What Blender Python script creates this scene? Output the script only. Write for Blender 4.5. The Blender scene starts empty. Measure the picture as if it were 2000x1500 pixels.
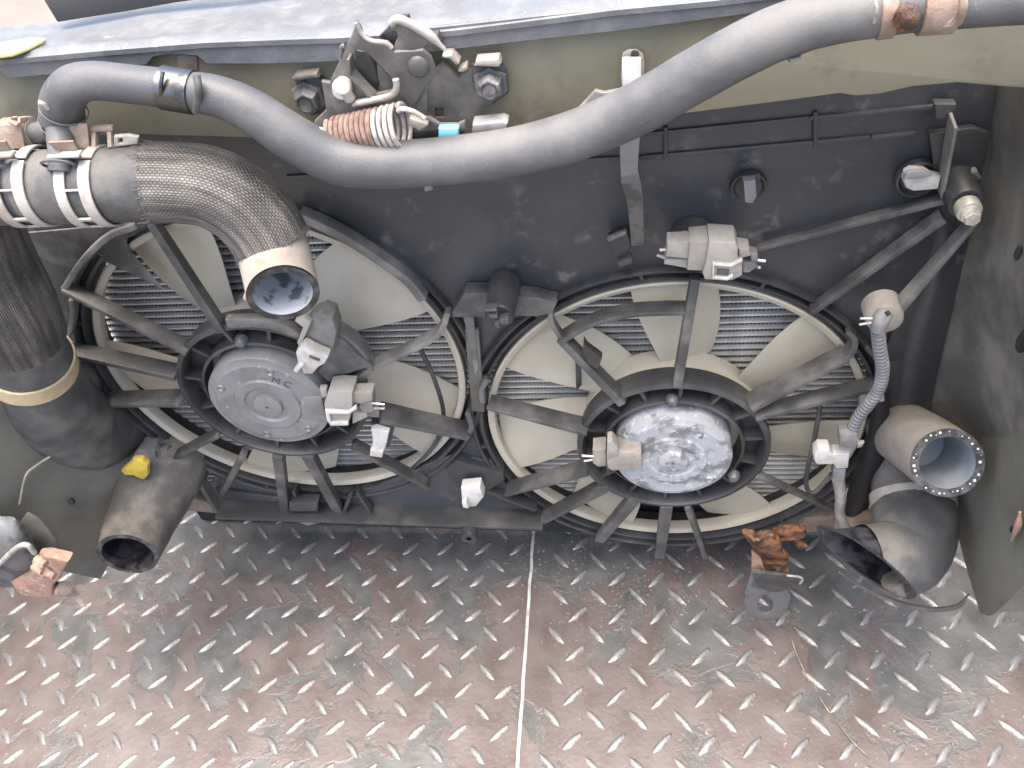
import bpy, bmesh, math, random
from mathutils import Vector, Matrix, noise
random.seed(7)
C = bpy.context.scene.collection
rad = math.radians

# ------------------------------------------------------------------ camera
CAM = Vector((-0.020625, -0.548337, 0.883927))
RIGHT = Vector((0.98830034, 0.09722250, -0.11751690))
DOWN = Vector((-0.01239973, -0.71673277, -0.69723768))
FWD = Vector((-0.15201541, 0.69053741, -0.70714171))
FPX = 1732.84
cd = bpy.data.cameras.new('camera'); cam = bpy.data.objects.new('camera', cd); C.objects.link(cam)
m = Matrix((RIGHT, -DOWN, -FWD)).transposed().to_4x4(); m.translation = CAM
cam.matrix_world = m
cd.sensor_width = 36; cd.lens = 36 * FPX / 2000; cd.clip_start = .01; cd.clip_end = 200
bpy.context.scene.camera = cam

# ------------------------------------------------------------------ sky, sun, exposure
SUN_EL, SUN_AZ = rad(85), rad(200)          # hazy daylight from above, with a bright, wide patch of thin cloud
w = bpy.data.worlds.new('World'); bpy.context.scene.world = w; w.use_nodes = True
nt = w.node_tree; sky = nt.nodes.new('ShaderNodeTexSky'); sky.sky_type = 'NISHITA'
sky.sun_disc = False; sky.sun_elevation = SUN_EL; sky.sun_rotation = SUN_AZ
sky.air_density = .8; sky.dust_density = 5.0; sky.ozone_density = 0; sky.altitude = 0
bg = nt.nodes['Background']; bg.inputs[1].default_value = .15
nt.links.new(sky.outputs[0], bg.inputs[0])
sd = bpy.data.lights.new('sun', 'SUN'); sun = bpy.data.objects.new('sun', sd); C.objects.link(sun)
sd.energy = .9; sd.angle = rad(70); sd.color = (1, .95, .84)
sdir = Vector((math.sin(SUN_AZ) * math.cos(SUN_EL), math.cos(SUN_AZ) * math.cos(SUN_EL), math.sin(SUN_EL)))
sun.rotation_euler = sdir.to_track_quat('Z', 'Y').to_euler()
vs = bpy.context.scene.view_settings
vs.view_transform = 'Standard'; vs.look = 'None'; vs.exposure = 2.35; vs.gamma = 1; vs.use_curve_mapping = False

# ------------------------------------------------------------------ layout helpers
# the photograph's measured points are carried to real planes of the car (Y = depth, Z = height, metres)
def ray(px, py): return RIGHT * ((px - 1000) / FPX) + DOWN * ((py - 750) / FPX) + FWD
def P(px, py, Y):
    d = ray(px, py); return CAM + d * ((Y - CAM.y) / d.y)
def PZ(px, py, Z):
    d = ray(px, py); return CAM + d * ((Z - CAM.z) / d.z)
def mpp(p): return (Vector(p) - CAM).dot(FWD) / FPX      # metres per photo pixel at a point

# ------------------------------------------------------------------ materials
MATS = {}
def mat(name, c1, c2=None, scale=40, lo=.45, hi=.6, rough=.5, rough2=None, metal=0, bump=0, bscale=300,
        c3=None, s3=250, lo3=.66, hi3=.72, spec=.5, sss=0, streak=None):
    m = bpy.data.materials.new(name); m.use_nodes = True; n = m.node_tree.nodes; l = m.node_tree.links
    b = n['Principled BSDF']; tc = n.new('ShaderNodeTexCoord'); mp = n.new('ShaderNodeMapping')
    l.new(tc.outputs['Object'], mp.inputs[0])
    if streak: mp.inputs['Scale'].default_value = streak
    b.inputs['Roughness'].default_value = rough; b.inputs['Metallic'].default_value = metal
    b.inputs['Specular IOR Level'].default_value = spec
    col = None
    def nz(s, d=6, r=.6):
        t = n.new('ShaderNodeTexNoise'); t.inputs['Scale'].default_value = s; t.inputs['Detail'].default_value = d
        t.inputs['Roughness'].default_value = r; l.new(mp.outputs[0], t.inputs[0]); return t
    def ramp(t, a, bb):
        r = n.new('ShaderNodeMapRange'); r.inputs[1].default_value = a; r.inputs[2].default_value = bb
        r.interpolation_type = 'SMOOTHSTEP'; l.new(t.outputs[0], r.inputs[0]); return r
    def mix(f, a, bb):
        x = n.new('ShaderNodeMix'); x.data_type = 'RGBA'; l.new(f.outputs[0], x.inputs[0])
        for v, i in ((a, 6), (bb, 7)):
            if isinstance(v, tuple): x.inputs[i].default_value = (*v, 1)
            else: l.new(v, x.inputs[i])
        return x.outputs[2]
    col = c1
    if c2:
        f = ramp(nz(scale), lo, hi); col = mix(f, c1, c2)
        if rough2 is not None:
            rr = n.new('ShaderNodeMapRange'); rr.inputs[3].default_value = rough; rr.inputs[4].default_value = rough2
            l.new(f.outputs[0], rr.inputs[0]); l.new(rr.outputs[0], b.inputs['Roughness'])
    if c3: col = mix(ramp(nz(s3, 4, .7), lo3, hi3), col, c3)
    if isinstance(col, tuple): b.inputs['Base Color'].default_value = (*col, 1)
    else: l.new(col, b.inputs['Base Color'])
    if bump:
        bp = n.new('ShaderNodeBump'); bp.inputs['Strength'].default_value = bump; bp.inputs['Distance'].default_value = .002
        l.new(nz(bscale, 5, .6).outputs[0], bp.inputs['Height']); l.new(bp.outputs[0], b.inputs['Normal'])
    if sss: b.inputs['Subsurface Weight'].default_value = sss; b.inputs['Subsurface Radius'].default_value = (.004, .003, .002); b.inputs['Subsurface Scale'].default_value = 1
    MATS[name] = m; return m
mat('black_plastic', (.028, .028, .029), (.07, .067, .062), 18, .45, .75, .42, .62, bump=.12, bscale=500, c3=(.12, .115, .105), s3=190, lo3=.64, hi3=.78)
mat('shroud_plastic', (.038, .04, .043), (.072, .073, .074), 9, .45, .8, .38, .55, bump=.1, bscale=350, c3=(.14, .137, .128), s3=30, lo3=.55, hi3=.76)
mat('dusty_plastic', (.09, .087, .08), (.2, .19, .172), 30, .4, .7, .6, .75, bump=.1)
mat('dusty_strut', (.046, .045, .044), (.135, .127, .115), 30, .4, .72, .5, .7, bump=.15, bscale=400, c3=(.24, .23, .21), s3=260, lo3=.66, hi3=.76)
mat('hose_grey', (.06, .062, .064), (.135, .132, .126), 14, .38, .72, .5, .72, bump=.15, bscale=700, c3=(.17, .165, .155), s3=160, lo3=.64, hi3=.8)
mat('rubber', (.045, .046, .047), (.115, .11, .1), 24, .4, .68, .5, .75, bump=.25, bscale=600)
mat('rubber_dusty', (.065, .06, .053), (.14, .125, .105), 28, .4, .65, .75, .85, bump=.3, bscale=500, c3=(.17, .12, .08), s3=40, lo3=.6, hi3=.7)
mat('rubber_cut', (.02, .02, .02), (.06, .06, .06), 120, rough=.7, bump=.5)
mat('rubber_tan', (.2, .18, .152), (.28, .255, .22), 25, .4, .65, .8, .85, bump=.25, bscale=400, c3=(.22, .165, .12), s3=35, lo3=.58, hi3=.7)
mat('lining_white', (.36, .375, .395), (.11, .12, .135), 45, .5, .58, .6, .5, bump=.15)
mat('lining_blue', (.22, .25, .28), (.3, .33, .36), 30, .4, .65, .4, .5)
mat('lining_black', (.01, .01, .012), (.04, .04, .045), 60, rough=.3)
mat('fibre', (.75, .73, .7), rough=.8)
mat('fan_cream', (.40, .365, .28), (.335, .30, .228), 12, .4, .7, .5, .6, bump=.05, c3=(.25, .2, .14), s3=120, lo3=.7, hi3=.8, sss=.08)
mat('fan_grey', (.40, .365, .29), (.33, .30, .238), 12, .4, .7, .55, .6, bump=.05, c3=(.2, .17, .13), s3=100, lo3=.7, hi3=.8, sss=.05)
mat('motor_grey', (.205, .208, .204), (.16, .16, .155), 35, .42, .62, .42, .6, metal=.25, bump=.12, c3=(.34, .34, .335), s3=110, lo3=.62, hi3=.72)
mat('motor_oxide', (.3, .305, .31), (.14, .14, .14), 48, .46, .6, .85, .7, metal=0, bump=.3, bscale=160, c3=(.48, .48, .48), s3=110, lo3=.56, hi3=.68)
mat('olive_paint', (.18, .167, .115), (.125, .117, .083), 14, .4, .7, .42, .55, bump=.08, c3=(.09, .082, .06), s3=22, lo3=.56, hi3=.78)
mat('olive_dirty', (.13, .128, .104), (.085, .083, .07), 9, .4, .68, .55, .7, bump=.15, c3=(.16, .154, .13), s3=40, lo3=.62, hi3=.8)
mat('apron_dark', (.085, .082, .07), (.17, .162, .138), 14, .4, .66, .6, .7, bump=.2, c3=(.14, .13, .11), s3=50, lo3=.62, hi3=.8)
mat('cover_grey', (.108, .112, .115), (.15, .154, .157), 60, .4, .7, .36, .45, bump=.25, bscale=900, c3=(.32, .32, .32), s3=40, lo3=.62, hi3=.8)
mat('latch_steel', (.1, .095, .088), (.18, .165, .148), 45, .4, .65, .5, .65, metal=.3, bump=.2, c3=(.23, .19, .15), s3=90, lo3=.62, hi3=.76)
mat('latch_dark', (.035, .035, .036), (.09, .085, .08), 45, .4, .7, .5, .6, metal=.2, bump=.2)
mat('latch_pale', (.3, .285, .255), (.22, .195, .165), 60, rough=.55, metal=.2, bump=.15)
mat('spring_rust', (.19, .125, .095), (.12, .075, .055), 150, rough=.7, bump=.4, c3=(.33, .26, .215), s3=220, lo3=.6, hi3=.72)
mat('spring_pale', (.4, .38, .35), (.29, .24, .2), 150, rough=.5, metal=.2, bump=.2)
mat('rust', (.165, .072, .03), (.05, .027, .02), 70, .4, .6, .75, .5, bump=1, bscale=160, c3=(.32, .15, .06), s3=120, lo3=.56, hi3=.7)
mat('rust_pale', (.3, .19, .135), (.2, .12, .088), 60, .4, .65, .8, .8, bump=.5, c3=(.42, .33, .27), s3=90, lo3=.56, hi3=.7)
mat('rust_dusty', (.16, .11, .085), (.24, .19, .155), 40, .4, .65, .8, .8, bump=.4)
mat('clamp_pale', (.4, .375, .335), (.3, .26, .215), 60, .45, .65, .5, .6, metal=.2, bump=.1, c3=(.36, .24, .16), s3=90, lo3=.62, hi3=.74)
mat('clamp_rust', (.21, .15, .11), (.27, .215, .175), 60, rough=.7, bump=.3)
mat('chrome', (.12, .12, .12), (.06, .06, .06), 120, .5, .7, .34, .45, metal=1)
mat('steel_worn', (.12, .122, .122), (.07, .07, .07), 55, .48, .62, .45, .6, metal=.3, bump=.25)
mat('bolt_pale', (.46, .45, .38), (.36, .34, .27), 80, rough=.45, metal=.4, bump=.1)
mat('bolt_dark', (.1, .1, .1), (.2, .19, .18), 90, rough=.5, metal=.4, bump=.15)
mat('beige_plastic', (.3, .28, .245), (.24, .22, .185), 50, .42, .65, .55, .7, bump=.1, c3=(.26, .22, .17), s3=150, lo3=.63, hi3=.75)
mat('white_plastic', (.47, .455, .42), (.36, .335, .285), 60, .48, .66, .5, .6)
mat('white_tag', (.6, .6, .58), (.5, .49, .47), 60, rough=.5)
mat('strap_grey', (.22, .22, .225), (.15, .15, .15), 40, rough=.6)
mat('strap_dark', (.06, .058, .055), (.12, .11, .1), 50, rough=.6)
mat('yellow_plastic', (.48, .35, .05), (.38, .27, .05), 90, rough=.5)
mat('yellow_band', (.42, .34, .2), (.35, .28, .165), 40, rough=.6)
mat('yellow_stain', (.55, .5, .2), (.45, .43, .26), 60, rough=.5)
mat('blue_plastic', (.16, .42, .46), rough=.5)
mat('wire_black', (.02, .02, .022), rough=.4)
mat('copper_wire', (.55, .55, .58), rough=.3, metal=.8)
mat('stamp', (.06, .06, .065), rough=.7)
mat('conduit', (.15, .147, .147), (.24, .225, .21), 50, .45, .65, .6, .7)
mat('tube_alu', (.68, .655, .6), (.42, .4, .355), 22, .4, .7, .42, .6, metal=.35, bump=.1)
mat('fin_alu', (.12, .116, .106), (.26, .25, .225), 90, .35, .7, .6, .7, metal=.3)
mat('tank_black', (.006, .006, .007), rough=.6)
mat('straw', (.15, .13, .1), (.3, .24, .16), 200, rough=.8)
mat('crumbs', (.2, .185, .16), (.1, .09, .075), 300, rough=.9)
mat('concrete', (.155, .139, .118), (.13, .118, .1), 1.5, .4, .65, .85, .9, bump=.2, bscale=40, c3=(.145, .13, .112), s3=12, lo3=.6, hi3=.7)
mat('seam_pale', (.38, .38, .365), (.26, .25, .24), 90, .45, .65, .55, .7, bump=.3)
mat('lug_metal', (.2, .197, .19), (.11, .092, .086), 60, .46, .62, .36, .5, metal=.45, bump=.25, bscale=500, c3=(.33, .33, .33), s3=350, lo3=.6, hi3=.7)

def braided():
    m = bpy.data.materials.new('braided_sleeve'); m.use_nodes = True; n = m.node_tree.nodes; l = m.node_tree.links
    b = n['Principled BSDF']; uv = n.new('ShaderNodeTexCoord'); mp = n.new('ShaderNodeMapping')
    l.new(uv.outputs['UV'], mp.inputs[0]); mp.inputs['Scale'].default_value = (1, 1, 1)
    br = n.new('ShaderNodeTexBrick'); l.new(mp.outputs[0], br.inputs[0]); br.offset = .5
    br.inputs['Scale'].default_value = 1; br.inputs['Brick Width'].default_value = .0024; br.inputs['Row Height'].default_value = .0016
    br.inputs['Mortar Size'].default_value = .00042; br.inputs['Mortar Smooth'].default_value = .6
    br.inputs['Color1'].default_value = (.09, .086, .08, 1); br.inputs['Color2'].default_value = (.15, .138, .125, 1); br.inputs['Mortar'].default_value = (.022, .021, .02, 1)
    t = n.new('ShaderNodeTexNoise'); t.inputs['Scale'].default_value = 22; l.new(uv.outputs['Object'], t.inputs[0])
    mr = n.new('ShaderNodeMapRange'); mr.inputs[1].default_value = .4; mr.inputs[2].default_value = .7; l.new(t.outputs[0], mr.inputs[0])
    mx = n.new('ShaderNodeMix'); mx.data_type = 'RGBA'; mx.blend_type = 'SCREEN'; l.new(mr.outputs[0], mx.inputs[0]); l.new(br.outputs[0], mx.inputs[6]); mx.inputs[7].default_value = (.09, .08, .07, 1)
    m2 = n.new('ShaderNodeMapping'); l.new(uv.outputs['UV'], m2.inputs[0]); m2.inputs['Scale'].default_value = (12, 190, 1)      # ribs of the knit running along the hose
    t2 = n.new('ShaderNodeTexNoise'); t2.inputs['Scale'].default_value = 1; t2.inputs['Detail'].default_value = 3; l.new(m2.outputs[0], t2.inputs[0])
    r2 = n.new('ShaderNodeMapRange'); r2.inputs[1].default_value = .35; r2.inputs[2].default_value = .68; r2.inputs[3].default_value = .35; r2.inputs[4].default_value = 1.35; l.new(t2.outputs[0], r2.inputs[0])
    m3 = n.new('ShaderNodeMix'); m3.data_type = 'RGBA'; m3.blend_type = 'MULTIPLY'; m3.inputs[0].default_value = 1; l.new(mx.outputs[2], m3.inputs[6]); l.new(r2.outputs[0], m3.inputs[7])
    l.new(m3.outputs[2], b.inputs['Base Color']); b.inputs['Roughness'].default_value = .75
    bp = n.new('ShaderNodeBump'); bp.invert = True; bp.inputs['Strength'].default_value = .8; bp.inputs['Distance'].default_value = .0012
    l.new(br.outputs['Fac'], bp.inputs['Height']); l.new(bp.outputs[0], b.inputs['Normal']); MATS['braid'] = m
braided()

def checker_paint():
    m = bpy.data.materials.new('worn_red_paint'); m.use_nodes = True; n = m.node_tree.nodes; l = m.node_tree.links
    b = n['Principled BSDF']; tc = n.new('ShaderNodeTexCoord')
    def nz(s, d=6, r=.55, dist=0):
        t = n.new('ShaderNodeTexNoise'); t.inputs['Scale'].default_value = s; t.inputs['Detail'].default_value = d; t.inputs['Roughness'].default_value = r
        t.inputs['Distortion'].default_value = dist; l.new(tc.outputs['Object'], t.inputs[0]); return t.outputs[0]
    def mr(v, a, bb, c=0, d=1):
        r = n.new('ShaderNodeMapRange'); r.inputs[1].default_value = a; r.inputs[2].default_value = bb; r.inputs[3].default_value = c; r.inputs[4].default_value = d
        l.new(v, r.inputs[0]); return r.outputs[0]
    def mix(f, a, bb):
        x = n.new('ShaderNodeMix'); x.data_type = 'RGBA'; l.new(f, x.inputs[0])
        for v, i in ((a, 6), (bb, 7)):
            if isinstance(v, tuple): x.inputs[i].default_value = (*v, 1)
            else: l.new(v, x.inputs[i])
        return x.outputs[2]
    big = nz(10, 10, .64, .6)
    paint = mix(mr(nz(25), .35, .7), (.08, .06, .055), (.122, .102, .096))
    steel = mix(mr(nz(30), .35, .7), (.055, .057, .056), (.105, .105, .102))
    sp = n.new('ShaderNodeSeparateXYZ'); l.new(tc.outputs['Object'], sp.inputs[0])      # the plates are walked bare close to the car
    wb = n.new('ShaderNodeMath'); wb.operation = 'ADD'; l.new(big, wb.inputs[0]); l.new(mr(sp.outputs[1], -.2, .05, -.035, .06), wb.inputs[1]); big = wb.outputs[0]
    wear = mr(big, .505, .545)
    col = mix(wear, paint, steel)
    # the lifted rim of the paint round every bare patch
    band = n.new('ShaderNodeMath'); band.operation = 'COMPARE'; band.inputs[1].default_value = .513; band.inputs[2].default_value = .005; l.new(big, band.inputs[0])
    rimf = n.new('ShaderNodeMath'); rimf.operation = 'MULTIPLY'; l.new(band.outputs[0], rimf.inputs[0]); l.new(mr(nz(40), .42, .6), rimf.inputs[1])
    col = mix(rimf.outputs[0], col, (.06, .05, .045))
    scr = nz(60, 5, .6, 1.2); col = mix(mr(scr, .60, .66, 0, .5), col, (.1, .075, .065))
    dust = mr(nz(130, 4, .75), .64, .72, 0, .8); dm = n.new('ShaderNodeMath'); dm.operation = 'MULTIPLY'; l.new(dust, dm.inputs[0]); l.new(mr(nz(6, 3), .45, .6), dm.inputs[1])
    col = mix(dm.outputs[0], col, (.45, .43, .38))
    l.new(col, b.inputs['Base Color'])
    l.new(mr(nz(35, 5), .3, .7, .3, .5), b.inputs['Roughness']); b.inputs['Specular IOR Level'].default_value = .65
    bp = n.new('ShaderNodeBump'); bp.inputs['Strength'].default_value = .35; bp.inputs['Distance'].default_value = .0012
    ad = n.new('ShaderNodeMath'); ad.operation = 'ADD'; l.new(wear, ad.inputs[0]); l.new(nz(180, 4), ad.inputs[1])
    bp.invert = True; l.new(ad.outputs[0], bp.inputs['Height']); l.new(bp.outputs[0], b.inputs['Normal']); MATS['floor'] = m
checker_paint()

# ------------------------------------------------------------------ mesh helpers
class G:
    def __init__(s): s.v = []; s.f = []; s.uv = {}
    def add(s, vs, fs):
        o = len(s.v); s.v += [tuple(x) for x in vs]; s.f += [tuple(i + o for i in f) for f in fs]; return o
    def box(s, c, ux, uy, uz):          # half vectors
        c = Vector(c); q = [c + ux * a + uy * b + uz * d for d in (-1, 1) for b in (-1, 1) for a in (-1, 1)]
        s.add(q, [(0, 2, 3, 1), (4, 5, 7, 6), (0, 1, 5, 4), (2, 6, 7, 3), (0, 4, 6, 2), (1, 3, 7, 5)]); return s
    def bar(s, p0, p1, wdir, w0, ddir, d0, w1=None, d1=None):   # rectangular bar between two points
        p0, p1 = Vector(p0), Vector(p1); w1 = w0 if w1 is None else w1; d1 = d0 if d1 is None else d1
        q = []
        for p, a, b in ((p0, w0, d0), (p1, w1, d1)):
            q += [p - wdir * a / 2 - ddir * b / 2, p + wdir * a / 2 - ddir * b / 2, p + wdir * a / 2 + ddir * b / 2, p - wdir * a / 2 + ddir * b / 2]
        s.add(q, [(0, 1, 2, 3), (7, 6, 5, 4), (0, 4, 5, 1), (1, 5, 6, 2), (2, 6, 7, 3), (3, 7, 4, 0)]); return s
    def tube(s, pts, radii, n=20, caps=True, steps=6, smooth=True, sq=None, wob=0):
        pts = [Vector(p) for p in pts]
        if not isinstance(radii, (list, tuple)): radii = [radii] * len(pts)
        if smooth and len(pts) > 2:
            ps, rs = [], []
            for i in range(len(pts) - 1):
                p0 = pts[max(i - 1, 0)]; p1 = pts[i]; p2 = pts[i + 1]; p3 = pts[min(i + 2, len(pts) - 1)]
                if i == 0: p0 = p1 * 2 - p2
                if i == len(pts) - 2: p3 = p2 * 2 - p1
                for k in range(steps):
                    t = k / steps; t2, t3 = t * t, t * t * t
                    ps.append(.5 * ((2 * p1) + (p2 - p0) * t + (2 * p0 - 5 * p1 + 4 * p2 - p3) * t2 + (3 * p1 - p0 - 3 * p2 + p3) * t3))
                    tt = t * t * (3 - 2 * t); rs.append(radii[i] * (1 - tt) + radii[i + 1] * tt)
            ps.append(pts[-1]); rs.append(radii[-1])
        else: ps, rs = pts, list(radii)
        T = [(ps[min(i + 1, len(ps) - 1)] - ps[max(i - 1, 0)]).normalized() for i in range(len(ps))]
        N = T[0].orthogonal().normalized(); o = len(s.v); L = 0; vs = []; dist = []
        for i, p in enumerate(ps):
            if i: N = (N - T[i] * N.dot(T[i])).normalized(); L += (p - ps[i - 1]).length
            B = T[i].cross(N); dist.append(L)
            for k in range(n):
                a = 2 * math.pi * k / n; r = rs[i]
                if wob: r *= 1 + wob * noise.noise(Vector((p.x * 40, p.y * 40 + k * .7, p.z * 40)))
                vs.append(p + (N * math.cos(a) + B * math.sin(a)) * r)
        s.v += [tuple(x) for x in vs]; R0 = rs[0]
        for i in range(len(ps) - 1):
            for k in range(n):
                k2 = (k + 1) % n; s.uv[len(s.f)] = [(dist[i], R0 * 2 * math.pi * k / n), (dist[i], R0 * 2 * math.pi * (k + 1) / n), (dist[i + 1], R0 * 2 * math.pi * (k + 1) / n), (dist[i + 1], R0 * 2 * math.pi * k / n)]
                s.f.append((o + i * n + k, o + i * n + k2, o + (i + 1) * n + k2, o + (i + 1) * n + k))
        if caps:
            s.f.append(tuple(o + k for k in range(n))[::-1]); s.f.append(tuple(o + (len(ps) - 1) * n + k for k in range(n)))
        return ps, rs, T
    def annulus(s, c, axis, r0, r1, n=32, jag=0):
        c = Vector(c); axis = Vector(axis).normalized(); N = axis.orthogonal().normalized(); B = axis.cross(N); vs = []
        for r in (r0, r1):
            for k in range(n):
                a = 2 * math.pi * k / n; vs.append(c + (N * math.cos(a) + B * math.sin(a)) * r)
        s.add(vs, [(k, (k + 1) % n, n + (k + 1) % n, n + k) for k in range(n)]); return s
    def lathe(s, prof, c, axis, n=48, up=None):   # prof: (radius, height along axis)
        c = Vector(c); axis = Vector(axis).normalized(); N = (up or axis.orthogonal()).normalized(); B = axis.cross(N); vs = []
        for r, h in prof:
            for k in range(n):
                a = 2 * math.pi * k / n; vs.append(c + axis * h + (N * math.cos(a) + B * math.sin(a)) * max(r, 1e-5))
        fs = [(i * n + k, i * n + (k + 1) % n, (i + 1) * n + (k + 1) % n, (i + 1) * n + k) for i in range(len(prof) - 1) for k in range(n)]
        s.add(vs, fs); return s

def obj(name, g, material, parent=None, smooth=40, bevel=0, **props):
    me = bpy.data.meshes.new(name); me.from_pydata(g.v, [], g.f); me.update()
    if g.uv:
        uvl = me.uv_layers.new(name='UVMap')
        for p in me.polygons:
            q = g.uv.get(p.index)
            if q:
                for li, c in zip(p.loop_indices, q): uvl.data[li].uv = c
    bm = bmesh.new(); bm.from_mesh(me)
    bmesh.ops.recalc_face_normals(bm, faces=bm.faces)
    if bevel:
        es = [e for e in bm.edges if len(e.link_faces) == 2 and e.calc_face_angle(0) > .6]
        bmesh.ops.bevel(bm, geom=es, offset=bevel, segments=2, affect='EDGES', profile=.6, clamp_overlap=True)
    bm.to_mesh(me); bm.free()
    return link(name, me, material, parent, smooth, **props)
def link(name, me, material, parent=None, smooth=40, **props):
    if smooth:
        me.shade_smooth(); me.set_sharp_from_angle(angle=rad(smooth))
    me.materials.clear(); me.materials.append(MATS[material] if isinstance(material, str) else material)
    o = bpy.data.objects.new(name, me); C.objects.link(o)
    if parent: o.parent = parent
    for k, v in props.items(): o[k] = v
    return o
ROOTS = []
def thing(name, label, cat, group=None):
    o = bpy.data.objects.new(name, None); o.empty_display_size = .02; C.objects.link(o)
    o['label'] = label; o['category'] = cat
    if group: o['group'] = group
    ROOTS.append(o); return o
def single(o, label, cat, group=None):
    o['label'] = label; o['category'] = cat
    if group: o['group'] = group
    ROOTS.append(o); return o
def plate_mesh(outline, holes, to3, thick, bevel=.0006, res=3):
    """2-D outline with holes -> plate with rounded edges; to3 maps (u, v, h) to the world, h = 0 front, -thick back"""
    cu = bpy.data.curves.new('t', 'CURVE'); cu.dimensions = '2D'; cu.fill_mode = 'BOTH'
    b = min(bevel, thick * .45); cu.extrude = thick / 2 - b; cu.bevel_depth = b; cu.bevel_resolution = res - 2; cu.offset = -b
    for loop in [outline] + list(holes):
        sp = cu.splines.new('POLY'); sp.points.add(len(loop) - 1); sp.use_cyclic_u = True
        for p, q in zip(sp.points, loop): p.co = (q[0], q[1], 0, 1)
    ob = bpy.data.objects.new('t', cu); me = bpy.data.meshes.new_from_object(ob)
    for v in me.vertices: v.co = to3(v.co.x, v.co.y, v.co.z - thick / 2)
    bpy.data.objects.remove(ob); bpy.data.curves.remove(cu)
    bm = bmesh.new(); bm.from_mesh(me); bmesh.ops.remove_doubles(bm, verts=bm.verts, dist=1e-6); bmesh.ops.recalc_face_normals(bm, faces=bm.faces); bm.to_mesh(me); bm.free()
    return me
def yplane(Y): return lambda u, v, h: Vector((u, Y - h, v))
def plate(name, px, Y, thick, material, parent=None, holes=(), bevel=.0008, world=False, **props):
    f = (lambda L: [(q[0], q[1]) for q in L]) if world else (lambda L: [(P(x, y, Y).x, P(x, y, Y).z) for x, y in L])
    me = plate_mesh(f(px), [f(h) for h in holes], yplane(Y), thick, bevel)
    return link(name, me, material, parent, 35, **props)
def sub(px, s, ox, oy): return [(ox + x / s, oy + y / s) for x, y in px]
def circ(c, r, a0=0, a1=360, n=64):
    return [(c[0] + r * math.cos(rad(a0 + (a1 - a0) * k / n)), c[1] + r * math.sin(rad(a0 + (a1 - a0) * k / n))) for k in range(n if abs(a1 - a0) == 360 else n + 1)]
def path(L):        # (px, py, Y, width in px) -> points, radii
    pts = [P(x, y, Y) for x, y, Y, _ in L]; return pts, [w * mpp(p) / 2 for p, (_, _, _, w) in zip(pts, L)]
XA, YA, ZA = Vector((1, 0, 0)), Vector((0, 1, 0)), Vector((0, 0, 1))
VIEW = -FWD

def surf(name, rows, material, parent=None, sub_=3, thick=.0015, bumps=0, **props):
    """curved sheet through a grid of (px, py, Y) points"""
    g = [[P(*q) for q in r] for r in rows]
    def cr(L, k):
        out = []
        for i in range(len(L) - 1):
            p0 = L[max(i - 1, 0)]; p1 = L[i]; p2 = L[i + 1]; p3 = L[min(i + 2, len(L) - 1)]
            for j in range(k):
                t = j / k; out.append(.5 * ((2 * p1) + (p2 - p0) * t + (2 * p0 - 5 * p1 + 4 * p2 - p3) * t * t + (3 * p1 - p0 - 3 * p2 + p3) * t ** 3))
        return out + [L[-1]]
    g = [cr(r, sub_) for r in g]; g = list(zip(*[cr([r[i] for r in g], sub_) for i in range(len(g[0]))]))
    nr, ncol = len(g), len(g[0]); V = [Vector(p) for r in g for p in r]
    if bumps: V = [v + Vector((noise.noise(v * 18), noise.noise(v * 18 + Vector((5, 0, 0))), noise.noise(v * 18 + Vector((0, 9, 0))))) * bumps for v in V]
    F = [(i * ncol + j, i * ncol + j + 1, (i + 1) * ncol + j + 1, (i + 1) * ncol + j) for i in range(nr - 1) for j in range(ncol - 1)]
    me = bpy.data.meshes.new(name); me.from_pydata([tuple(v) for v in V], [], F); bm = bmesh.new(); bm.from_mesh(me)
    bmesh.ops.recalc_face_normals(bm, faces=bm.faces); bmesh.ops.solidify(bm, geom=bm.faces[:], thickness=thick); bm.to_mesh(me); bm.free()
    return link(name, me, material, parent, 50, **props)

# ================================================================== the setting: ground and chequer-plate floor
def sheet(name, pts, z, material):
    g = G(); g.add([(x, y, z) for x, y in pts], [tuple(range(len(pts)))]); return obj(name, g, material, smooth=0, kind='structure')
sheet('ground', [(-30, -30), (30, -30), (30, 30), (-30, 30)], -.013, 'concrete')
s0, s1 = PZ(1045, 1030, 0), PZ(1013, 1500, 0); sv = (s1 - s0) / (s1.y - s0.y)
seam = lambda y: s0.x + sv.x * (y - s0.y)
STEP = .005
def slab(name, q, z0, z1):
    g = G(); n = len(q); g.add([(x, y, z0) for x, y in q] + [(x, y, z1) for x, y in q],
        [tuple(range(n))[::-1], tuple(range(n, 2 * n))] + [(i, (i + 1) % n, n + (i + 1) % n, n + i) for i in range(n)])
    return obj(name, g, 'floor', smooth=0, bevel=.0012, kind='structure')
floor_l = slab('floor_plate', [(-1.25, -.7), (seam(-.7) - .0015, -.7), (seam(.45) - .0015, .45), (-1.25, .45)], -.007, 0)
ys = [-.7 + 1.15 * k / 60 for k in range(61)]
edge = [(seam(y) + .0012 * noise.noise(Vector((y * 60, 0, 0))), y) for y in ys]
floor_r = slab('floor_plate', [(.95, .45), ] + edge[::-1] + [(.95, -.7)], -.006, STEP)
g = G()
for k in range(60):
    (x0, y0), (x1, y1) = edge[k], edge[k + 1]
    g.bar((x0 - .0006, y0, STEP * .4), (x1 - .0006, y1, STEP * .4), XA, .0034, ZA, STEP + .003)
obj('weld_edge', g, 'seam_pale', floor_r, bevel=0)
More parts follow.
